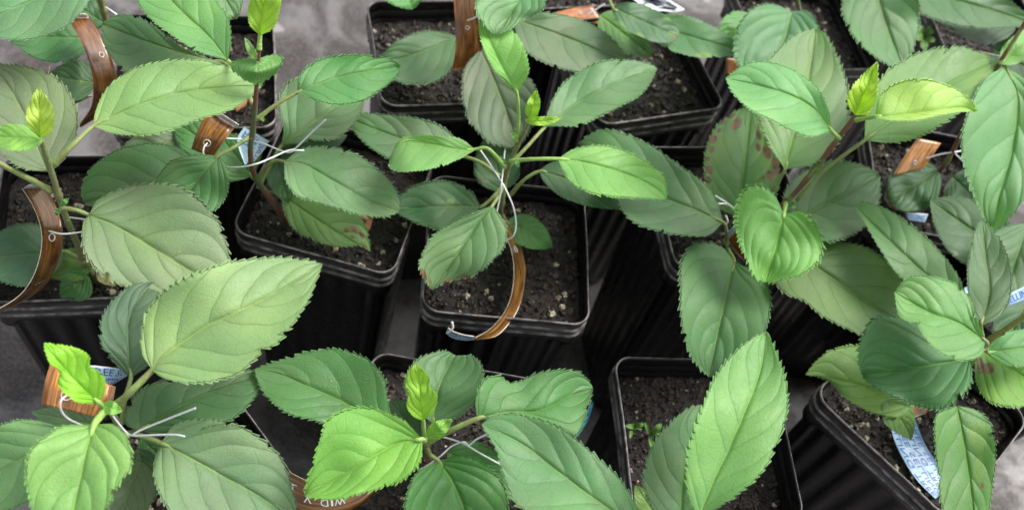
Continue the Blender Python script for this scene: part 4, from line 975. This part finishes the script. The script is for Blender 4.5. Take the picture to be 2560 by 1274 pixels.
def lettering(st, parent, body, u0, u1, v0, v1, mat, flip=False, along=True, name='lettering', both=False, mirror=False, grow=0.0):
    v, fc = text_mesh(body, 1.0)
    v = v[:, :2] - v[:, :2].min(0); v = v / v.max(0)
    if flip: v = 1 - v
    if mirror: v[:, 0] = 1 - v[:, 0]
    if along: uu, vv = u0 + (u1 - u0) * v[:, 0], v0 + (v1 - v0) * (1 - v[:, 1])
    else: uu, vv = u0 + (u1 - u0) * (1 - v[:, 1]), v0 + (v1 - v0) * v[:, 0]
    pts = st.ev(uu, vv, 0.00040)
    return mesh_np(name, pts, fc, mat, parent, origin=parent.location, smooth=False)

def wire(parent, pts, r=0.043, name='wire_tie'):
    V, Fq = tube_geo(catmull(np.array([P(*q) for q in pts]), 12 * len(pts)), [r * 0.01], 8)
    return mesh_np(name, V, Fq, WIRE, parent, origin=parent.location)

def eyelet(st, parent, u, v, r=0.0017):
    c0 = st.ev(np.array([u]), np.array([v]), 0.0004)[0]
    a1 = st.ev(np.array([min(u + 0.03, 1)]), np.array([v]), 0.0004)[0] - c0; a1 /= np.linalg.norm(a1)
    a2 = st.ev(np.array([u]), np.array([v + 0.1]), 0.0004)[0] - c0; a2 -= a1 * (a1 @ a2); a2 /= np.linalg.norm(a2)
    an = np.linspace(0, 2 * math.pi, 25)[:-1]
    V, Fq = [], []
    path = np.array([c0 + r * (math.cos(q) * a1 + math.sin(q) * a2) for q in an])
    nn = np.cross(a1, a2)
    K = 6
    for i, q in enumerate(an):
        rad = math.cos(q) * a1 + math.sin(q) * a2
        for kk in range(K):
            b0 = 2 * math.pi * kk / K
            V.append(path[i] + 0.00028 * (math.cos(b0) * rad + math.sin(b0) * nn))
    for i in range(24):
        for kk in range(K):
            Fq.append((i * K + kk, ((i + 1) % 24) * K + kk, ((i + 1) % 24) * K + (kk + 1) % K, i * K + (kk + 1) % K))
    return mesh_np('eyelet', np.array(V), Fq, EYE, parent, origin=parent.location)

TG = 'wood print plant tags tied on with wire'
def tag(label, u_, v_, z):
    return thing('plant_tag', label, 'plant tag', Vector(P(u_, v_, z)), TG)

# middle pot: long curved tag seen nearly edge on
t1 = tag('narrow curved golden wood print tag arching over the front rim of the middle pot', 1300, 700, 1)
st = Strip([(1250, 556, 1.4), (1266, 590, 1.4), (1282, 640, 1.2), (1285, 690, 1.0), (1278, 740, 0.8), (1258, 785, 0.6), (1225, 822, 0.5), (1185, 845, 0.4)],
           [(1262, 545, 0.2), (1296, 600, 0.2), (1312, 660, 0.0), (1312, 700, 0), (1302, 752, 0), (1282, 795, 0), (1242, 838, 0.0), (1190, 848, 0.1)])
strip_part('strip', st, t1, WOOD, PAPER, (1.15, 1.25, 1.0, 1)); eyelet(st, t1, 0.22, 0.4)
st2 = Strip([(1186, 840, 1.1), (1160, 836, 1.2), (1135, 828, 1.2), (1120, 818, 1.2)], [(1186, 848, 0.4), (1158, 849, 0.4), (1132, 843, 0.4), (1115, 832, 0.6)], 14)
strip_part('printed_end', st2, t1, PAPER, WOOD)
lettering(st2, t1, 'SELLING\nSELLING', 0.08, 0.92, 0.12, 0.88, INK)
wire(t1, [(1118, 832, 1.0), (1126, 826, 1.3), (1132, 818, 1.5), (1130, 804, 1.8)], 0.06, 'paper_curl')
wire(t1, [(1268, 600, 1.6), (1284, 588, 2.0), (1290, 560, 2.4), (1284, 520, 3.0), (1270, 485, 3.4), (1258, 462, 3.6), (1235, 425, 3.9), (1200, 374, 4.6)])
wire(t1, [(1242, 530, 2.6), (1250, 490, 3.2), (1254, 455, 3.8), (1258, 420, 3.7), (1262, 380, 2.4), (1268, 352, 1.6)])

# left edge pot: big curl
t2 = tag('large C shaped dark brown wood print tag curling over the left edge pot', 110, 620, 2)
st = Strip([(55, 470, 4.4), (85, 520, 4.2), (104, 580, 3.8), (100, 640, 3.2), (78, 700, 2.4), (40, 745, 1.6), (-30, 785, 1.0)],
           [(112, 468, 3.6), (142, 520, 3.4), (156, 580, 3.0), (150, 640, 2.2), (118, 705, 1.2), (70, 745, 0.6), (-20, 790, 0.2)])
strip_part('strip', st, t2, WOOD, PAPER, (0.95, 0.95, 0.95, 1)); eyelet(st, t2, 0.37, 0.45)
st2 = Strip([(58, 472, 4.3), (72, 462, 4.9)], [(108, 470, 3.7), (104, 460, 4.5)], 4)
strip_part('printed_end', st2, t2, PAPER, WOOD)
wire(t2, [(122, 577, 3.6), (150, 584, 3.9), (180, 583, 4.0), (215, 576, 4.0), (226, 560, 4.0), (212, 549, 3.6), (168, 543, 3.3)])

# sloping pot: plate with a blue printed underside behind the stem
t3 = tag('short reddish wood print tag with a wire through its eyelet left of the bare stem', 530, 330, 4)
st = Strip([(478, 372, 3.6), (492, 330, 4.4), (512, 292, 4.6), (524, 276, 4.5)], [(532, 393, 3.2), (556, 358, 4.0), (576, 332, 4.3), (592, 314, 4.2)], 20)
strip_part('strip', st, t3, WOOD, PAPER, (1.25, 1.1, 0.9, 1)); eyelet(st, t3, 0.22, 0.5)
st2 = Strip([(532, 278, 4.5), (556, 296, 4.5), (592, 318, 4.3)], [(536, 272, 4.9), (560, 288, 4.9), (598, 312, 4.7)], 10)
strip_part('back_edge', st2, t3, PAPER, WOOD)
st3 = Strip([(612, 316, 3.2), (594, 352, 2.8), (612, 412, 2.3)], [(672, 352, 3.4), (662, 372, 3.0), (636, 404, 2.4)], 20)
strip_part('printed_end', st3, t3, PAPER, WOOD)
lettering(st3, t3, 'LLING\nC LLING', 0.94, 0.1, 0.95, 0.5, INK, flip=False)
lettering(st3, t3, 'TREE', 0.6, 0.12, 0.42, 0.12, INK)
st4 = Strip([(568, 438, 1.0), (590, 432, 1.0)], [(570, 450, 0.8), (588, 440, 0.8)], 5)
strip_part('lower_corner', st4, t3, PAPER, WOOD)
wire(t3, [(512, 392, 3.9), (508, 380, 4.1), (510, 368, 4.2), (518, 358, 4.2)])
wire(t3, [(562, 418, 4.4), (600, 418, 5.2), (640, 410, 5.8), (680, 394, 5.6), (715, 378, 5.3), (735, 373, 5.2), (745, 365, 5.4), (775, 335, 6.2), (814, 299, 7.2)])
wire(t3, [(566, 346, 4.2), (610, 349, 3.8), (660, 360, 4.6), (700, 376, 5.0), (722, 381, 5.3), (738, 376, 5.6), (760, 376, 5.5)])

# lower left: flat plate
t4 = tag('flat orange brown wood print tag behind the lime leaf at the lower left', 190, 980, 6)
st = Strip([(103, 1010, 5.0), (112, 955, 5.6), (126, 908, 5.6)], [(262, 1046, 4.6), (280, 1010, 5.2), (289, 966, 5.4)], 20)
strip_part('strip', st, t4, WOOD, PAPER, (2.3, 2.1, 1.7, 1)); eyelet(st, t4, 0.36, 0.34, 0.0019)
st2 = Strip([(128, 909, 5.5), (220, 912, 5.0), (300, 920, 4.6), (330, 926, 4.4)], [(130, 925, 5.0), (240, 958, 4.2), (275, 962, 4.0), (318, 938, 4.0)], 24)
strip_part('printed_end', st2, t4, PAPER, WOOD)
lettering(st2, t4, 'TREE SCO', 0.30, 0.93, 0.08, 0.44, INK)
lettering(st2, t4, 'CUTTIN', 0.38, 0.80, 0.58, 0.92, INK)
wire(t4, [(166, 988, 6.0), (153, 1000, 6.3), (152, 1022, 6.0), (168, 1044, 5.4), (206, 1062, 4.6), (250, 1075, 4.4)])
wire(t4, [(282, 1038, 5.6), (300, 1062, 5.4), (318, 1082, 5.2), (330, 1088, 5.3)])
wire(t4, [(322, 1088, 5.4), (332, 1086, 5.6), (350, 1075, 5.8), (410, 1050, 6.4), (489, 1019, 7.2)])
wire(t4, [(312, 1086, 5.2), (345, 1088, 5.3), (400, 1086, 5.7), (440, 1086, 6.0), (462, 1090, 6.1)])

# bottom centre: lettered tag
t5 = tag('wood print tag with hand embossed white letters at the bottom edge', 810, 1230, 1)
st = Strip([(722, 1178, 1.4), (770, 1200, 1.4), (830, 1205, 1.2), (890, 1190, 1.0), (925, 1168, 0.8)], [(720, 1262, 0.2), (770, 1284, 0), (840, 1284, 0), (900, 1262, 0), (935, 1232, 0)], 30)
strip_part('strip', st, t5, WOOD, PAPER, (0.95, 0.95, 0.9, 1))
for ch, (x0, x1, y0, y1) in zip(('W', 'I', 'D', 'X', 'J'), ((0.50, 0.60, 0.5, 0.72), (0.465, 0.485, 0.5, 0.72), (0.37, 0.44, 0.5, 0.72), (0.20, 0.29, 0.32, 0.66), (0.03, 0.12, 0.26, 0.52))):
    lettering(st, t5, ch, x0, x1, y0, y1, WHITEINK, flip=True)

wire(t5, [(1020, 1086, 2.6), (1040, 1088, 2.8), (1062, 1100, 3.0), (1085, 1096, 3.0), (1108, 1092, 3.0), (1158, 1108, 3.4), (1200, 1132, 3.6), (1264, 1167, 3.6)])
wire(t5, [(1045, 1176, 2.0), (1072, 1160, 2.4), (1100, 1140, 2.9), (1130, 1114, 3.2), (1160, 1104, 3.7), (1172, 1112, 3.4), (1190, 1098, 3.6), (1222, 1082, 3.9)])

# top centre: glossy upright strip
t6 = tag('glossy upright wood print tag with a round eyelet at the top centre', 1168, 90, 4)
st = Strip([(1132, -60, 5.6), (1136, 20, 4.6), (1139, 80, 3.6), (1138, 130, 2.6), (1128, 178, 1.6)], [(1200, -60, 6.6), (1194, 20, 5.4), (1202, 80, 4.2), (1204, 120, 3.0), (1192, 165, 1.4)], 30)
strip_part('strip', st, t6, WOOD, PAPER, (1.55, 1.35, 1.2, 1)); eyelet(st, t6, 0.45, 0.50, 0.0011)
wire(t6, [(1168, 52, 4.8), (1185, 46, 5.2), (1203, 36, 5.6)])

# top left: long curl
t7 = tag('long dark wood print tag bowed like a bracket at the top left', 220, 170, 4)
st = Strip([(166, 44, 5.2), (196, 92, 5.0), (220, 150, 4.4), (232, 205, 3.6), (228, 265, 2.4), (196, 314, 1.2)],
           [(224, 42, 4.6), (252, 88, 4.4), (280, 150, 3.8), (294, 205, 2.8), (285, 262, 1.6), (202, 318, 0.8)])
strip_part('strip', st, t7, WOOD, PAPER, (0.9, 0.82, 0.8, 1)); eyelet(st, t7, 0.36, 0.62, 0.0013)
st2 = Strip([(175, 43, 5.2), (178, 32, 5.8)], [(222, 42, 4.8), (216, 36, 5.2)], 4)
strip_part('printed_end', st2, t7, PAPER, WOOD)
wire(t7, [(264, 18, 3.2), (276, 26, 3.2), (293, 38, 3.0)])
t8 = tag('small orange rim of a tag half hidden under a dark leaf at the top left', 180, 248, 0)
st = Strip([(124, 165, 0.4), (124, 200, 0.2), (165, 245, -0.4), (228, 238, -0.6)], [(118, 170, 0), (116, 205, -0.3), (172, 258, -1), (232, 240, -1)], 20)
strip_part('strip', st, t8, WOOD, PAPER, (1.5, 1.3, 1, 1))

# right: tag between heart leaf and stem
t9 = tag('narrow wood print tag with a white tip standing beside the heart shaped leaf', 1850, 600, 1)
st = Strip([(1822, 600, 1.2), (1840, 630, 1.0), (1868, 660, 0.6), (1900, 708, 0.0)], [(1842, 560, 3.0), (1868, 600, 2.4), (1890, 650, 1.4), (1904, 710, 0.1)], 20)
strip_part('strip', st, t9, WOOD, PAPER, (1.3, 1.1, 0.9, 1))
st2 = Strip([(1818, 580, 1.6), (1827, 597, 1.4)], [(1843, 556, 3.1), (1840, 572, 2.8)], 5)
strip_part('printed_end', st2, t9, PAPER, WOOD)
wire(t9, [(1788, 489, 4.6), (1812, 504, 4.2), (1840, 524, 3.6)])
wire(t9, [(1795, 509, 4.0), (1818, 511, 3.9), (1842, 526, 3.5)], 0.05)
wire(t9, [(1814, 538, 3.4), (1819, 552, 3.2), (1815, 562, 2.8), (1819, 578, 2.3)], 0.06)

# lower right: blue printed strip
t10 = tag('pale blue tag strip covered in small printed words inside the cornerwise pot', 2290, 1150, -1)
st = Strip([(2222, 1045, -0.2), (2240, 1110, -0.6), (2285, 1190, -0.9), (2338, 1246, -1.0)], [(2285, 1040, -0.2), (2310, 1105, -0.6), (2350, 1170, -0.8), (2368, 1222, -0.9)], 30)
strip_part('strip', st, t10, BLUEPAPER, WOOD)
for q in range(4):
    lettering(st, t10, ('SELLING TREE', 'TREE SELLING')[q % 2], 0.04 + 0.01 * q, 0.97, 0.05 + 0.235 * q, 0.05 + 0.235 * q + 0.17, INK)
st2 = Strip([(2250, 1018, 0.6), (2252, 1030, 0.5), (2282, 1045, 0.3)], [(2322, 1012, 0.6), (2322, 1020, 0.5), (2318, 1030, 0.4)], 10)
strip_part('wood_end', st2, t10, WOOD, PAPER, (1.3, 1.1, 0.9, 1))

# right: orange bent tag
t11 = tag('bent orange tan wood print tag above the round dark leaf at the right', 2290, 390, 1)
st = Strip([(2232, 440, 0.0), (2262, 390, 0.8), (2294, 345, 1.4)], [(2310, 420, 0.0), (2330, 390, 0.8), (2352, 358, 1.4)], 16)
strip_part('strip', st, t11, WOOD, PAPER, (2.2, 2.2, 2.2, 1)); eyelet(st, t11, 0.3, 0.5, 0.0012)
wire(t11, [(2316, 396, 1.4), (2350, 386, 1.8), (2380, 381, 2.0), (2410, 376, 2.0)])
wire(t11, [(2388, 384, 2.0), (2402, 398, 1.8), (2420, 414, 1.6)])
st = Strip([(2212, 478, -0.8), (2214, 500, -1.0), (2228, 520, -1.0)], [(2228, 476, -0.8), (2236, 500, -1.0), (2242, 522, -1.0)], 8)
strip_part('lower_end', st, t11, WOOD, PAPER, (1.8, 1.1, 0.8, 1))
t12 = tag('orange wood print tag lying across the rim at the very top', 1450, 35, 0)
st = Strip([(1384, 32, 0.6), (1430, 22, 0.7), (1480, 12, 0.8)], [(1396, 46, 0.4), (1460, 56, 0.3), (1512, 62, 0.3)], 12)
strip_part('strip', st, t12, WOOD, PAPER, (2.4, 1.9, 1.4, 1)); eyelet(st, t12, 0.6, 0.35, 0.001)
wire(t12, [(1468, 38, 1.2), (1490, 24, 1.5), (1512, 10, 1.8)])
t13 = tag('orange end of a wood print tag between the top right pots', 1828, 165, 0)
st = Strip([(1812, 190, -1), (1816, 145, 0.0)], [(1850, 190, -1), (1850, 150, 0)], 6)
strip_part('strip', st, t13, WOOD, PAPER, (1.9, 1.4, 1, 1))
t14 = tag('white and blue tag scrap right of the long dark leaf at the right edge', 2520, 745, 5)
st = Strip([(2500, 745, 5.2), (2580, 705, 5.5)], [(2512, 768, 4.9), (2590, 738, 5.2)], 10)
strip_part('strip', st, t14, BLUEPAPER, WOOD); lettering(st, t14, 'SELLING', 0.1, 0.9, 0.2, 0.8, INK)
t15 = tag('white and blue tag scrap left of the long dark leaf at the right edge', 2432, 745, 5)
st = Strip([(2410, 718, 5.6), (2424, 776, 5.2)], [(2446, 710, 5.6), (2458, 770, 5.2)], 10)
strip_part('strip', st, t15, BLUEPAPER, WOOD); lettering(st, t15, 'TREE', 0.1, 0.9, 0.2, 0.8, INK)
t16 = tag('blue grey tag piece under the round dark leaf', 2290, 545, -1)
st = Strip([(2262, 530, -0.8), (2320, 535, -1)], [(2270, 550, -1.2), (2312, 556, -1.4)], 8)
strip_part('strip', st, t16, PAPER, WOOD); lettering(st, t16, 'SELLING', 0.1, 0.9, 0.2, 0.8, INK)
t17 = tag('teal blue edge of a tag beside a leaf near the bottom centre', 1460, 1045, 1)
st = Strip([(1478, 1000, 1.4), (1462, 1045, 0.6), (1440, 1085, 0.0)], [(1484, 1004, 1.2), (1470, 1048, 0.4), (1446, 1088, -0.2)], 10)
strip_part('strip', st, t17, simple('teal_print', (0.015, 0.09, 0.13), (0.03, 0.17, 0.22), 200, 0.3, 0), WOOD)
t18 = tag('white tag knot on the red stem near the right edge', 2480, 135, 8)
st = Strip([(2446, 128, 7.0), (2500, 140, 7.6)], [(2450, 142, 6.6), (2494, 152, 7.2)], 8)
strip_part('strip', st, t18, PAPER, WOOD)

# ------------------------------------------------------------------ small things
def seedling(label, u_, v_, z, leaves):
    t = thing('weed_seedling', label, 'weed seedling', Vector(P(u_, v_, z)), None)
    for (x0, y0, x1, y1, w2) in leaves:
        A_, B_ = np.array([x0, y0], float), np.array([x1, y1], float); L2 = np.linalg.norm(B_ - A_); dd = (B_ - A_) / L2; nn = np.array([-dd[1], dd[0]])
        s = np.linspace(0, 1, 14); tv = np.linspace(-1, 1, 5)
        f = np.sin(np.pi * np.clip(s * 0.92 + 0.08, 0, 1)) ** 0.6
        pts = A_ + dd * (s * L2)[:, None]
        px = pts[:, None] + nn * (tv[None, :, None] * f[:, None, None] * w2 / 2)
        zz = z + 0.5 + 0.7 * np.sin(s * 2)[:, None] + 0.08 * np.abs(tv)[None]
        V = P(px[..., 0], px[..., 1], zz).reshape(-1, 3)
        gf = grid_faces(14, 5)
        mesh_np('leaf', V, gf, WEED, t, origin=t.location)
    v, fq = tube_geo(catmull([P(u_, v_, z - 0.2), P(u_ + 2, v_ - 6, z + 0.5)], 6), [0.0006], 6)
    mesh_np('stem', v, fq, WEED, t, origin=t.location)
seedling('tiny weed seedling with narrow leaves against the left inside wall of the bottom pot', 1582, 1066, -2.2, [(1590, 1068, 1562, 1062, 12), (1582, 1066, 1612, 1058, 14), (1580, 1072, 1576, 1096, 9), (1585, 1064, 1606, 1072, 10)])
seedling('second tiny weed seedling touching the serrated leaf in the bottom pot', 1625, 1085, -2.2, [(1625, 1086, 1612, 1052, 10), (1626, 1085, 1656, 1058, 18), (1624, 1088, 1630, 1120, 10), (1626, 1084, 1650, 1082, 10)])
seedling('curly lime green seedling blurred on the soil of the top right corner pot', 2312, 95, -1.6, [(2310, 90, 2296, 60, 18), (2312, 92, 2340, 60, 18), (2310, 95, 2285, 90, 20), (2314, 98, 2340, 100, 16), (2312, 100, 2310, 125, 20), (2318, 70, 2335, 52, 14)])

def scrap(name, label, cat, px, z, mat, thick=0.0006, amp=0.25, seed=0):
    rs = np.random.RandomState(seed)
    px = np.array(px, float); n = len(px); cen = px.mean(0)
    rings_ = []
    for s_ in (1.0, 0.75, 0.45, 0.15):
        q = cen + (px - cen) * s_
        rings_.append(P(q[:, 0], q[:, 1], z + amp * rs.rand(n)))
    top = np.vstack(rings_); bot = top - [0, 0, thick]
    gf = grid_faces(4, n, True); k = len(top)
    Fq = [tuple(int(i) for i in f[::-1]) for f in gf] + [tuple(int(i) + k for i in f) for f in gf]
    Fq.append(tuple(range(3 * n, 4 * n))); Fq.append(tuple(k + i for i in range(4 * n - 1, 3 * n - 1, -1)))
    for i in range(n): Fq.append((i, (i + 1) % n, (i + 1) % n + k, i + k))
    o = mesh_np(name, np.vstack([top, bot]), Fq, mat, None, origin=P(*cen, z))
    o['label'] = label; o['category'] = cat
    return o
scrap('plastic_scrap', 'crumpled white plastic scrap glaring at the top edge', 'plastic scrap', [(1560, -20), (1600, 12), (1640, 28), (1690, 30), (1712, 24), (1680, 4), (1650, -25), (1600, -40)], -0.6, WHITEP, amp=1.0, seed=4)
scrap('dead_leaf', 'crisp brown dead leaf on the soil under the torn leaf', 'dead leaf', [(880, 532), (905, 535), (932, 548), (925, 572), (915, 580), (905, 560), (888, 545)], -0.9, DEAD, amp=0.3, seed=2)
scrap('dead_leaf', 'dry brown leaf scrap in the pot of the tall bare stem at the top left', 'dead leaf', [(580, 262), (600, 240), (622, 236), (615, 262), (592, 280)], -1.0, DEAD, amp=0.2, seed=5)

if scene.render.engine != 'CYCLES':
    scene.render.engine = 'CYCLES'
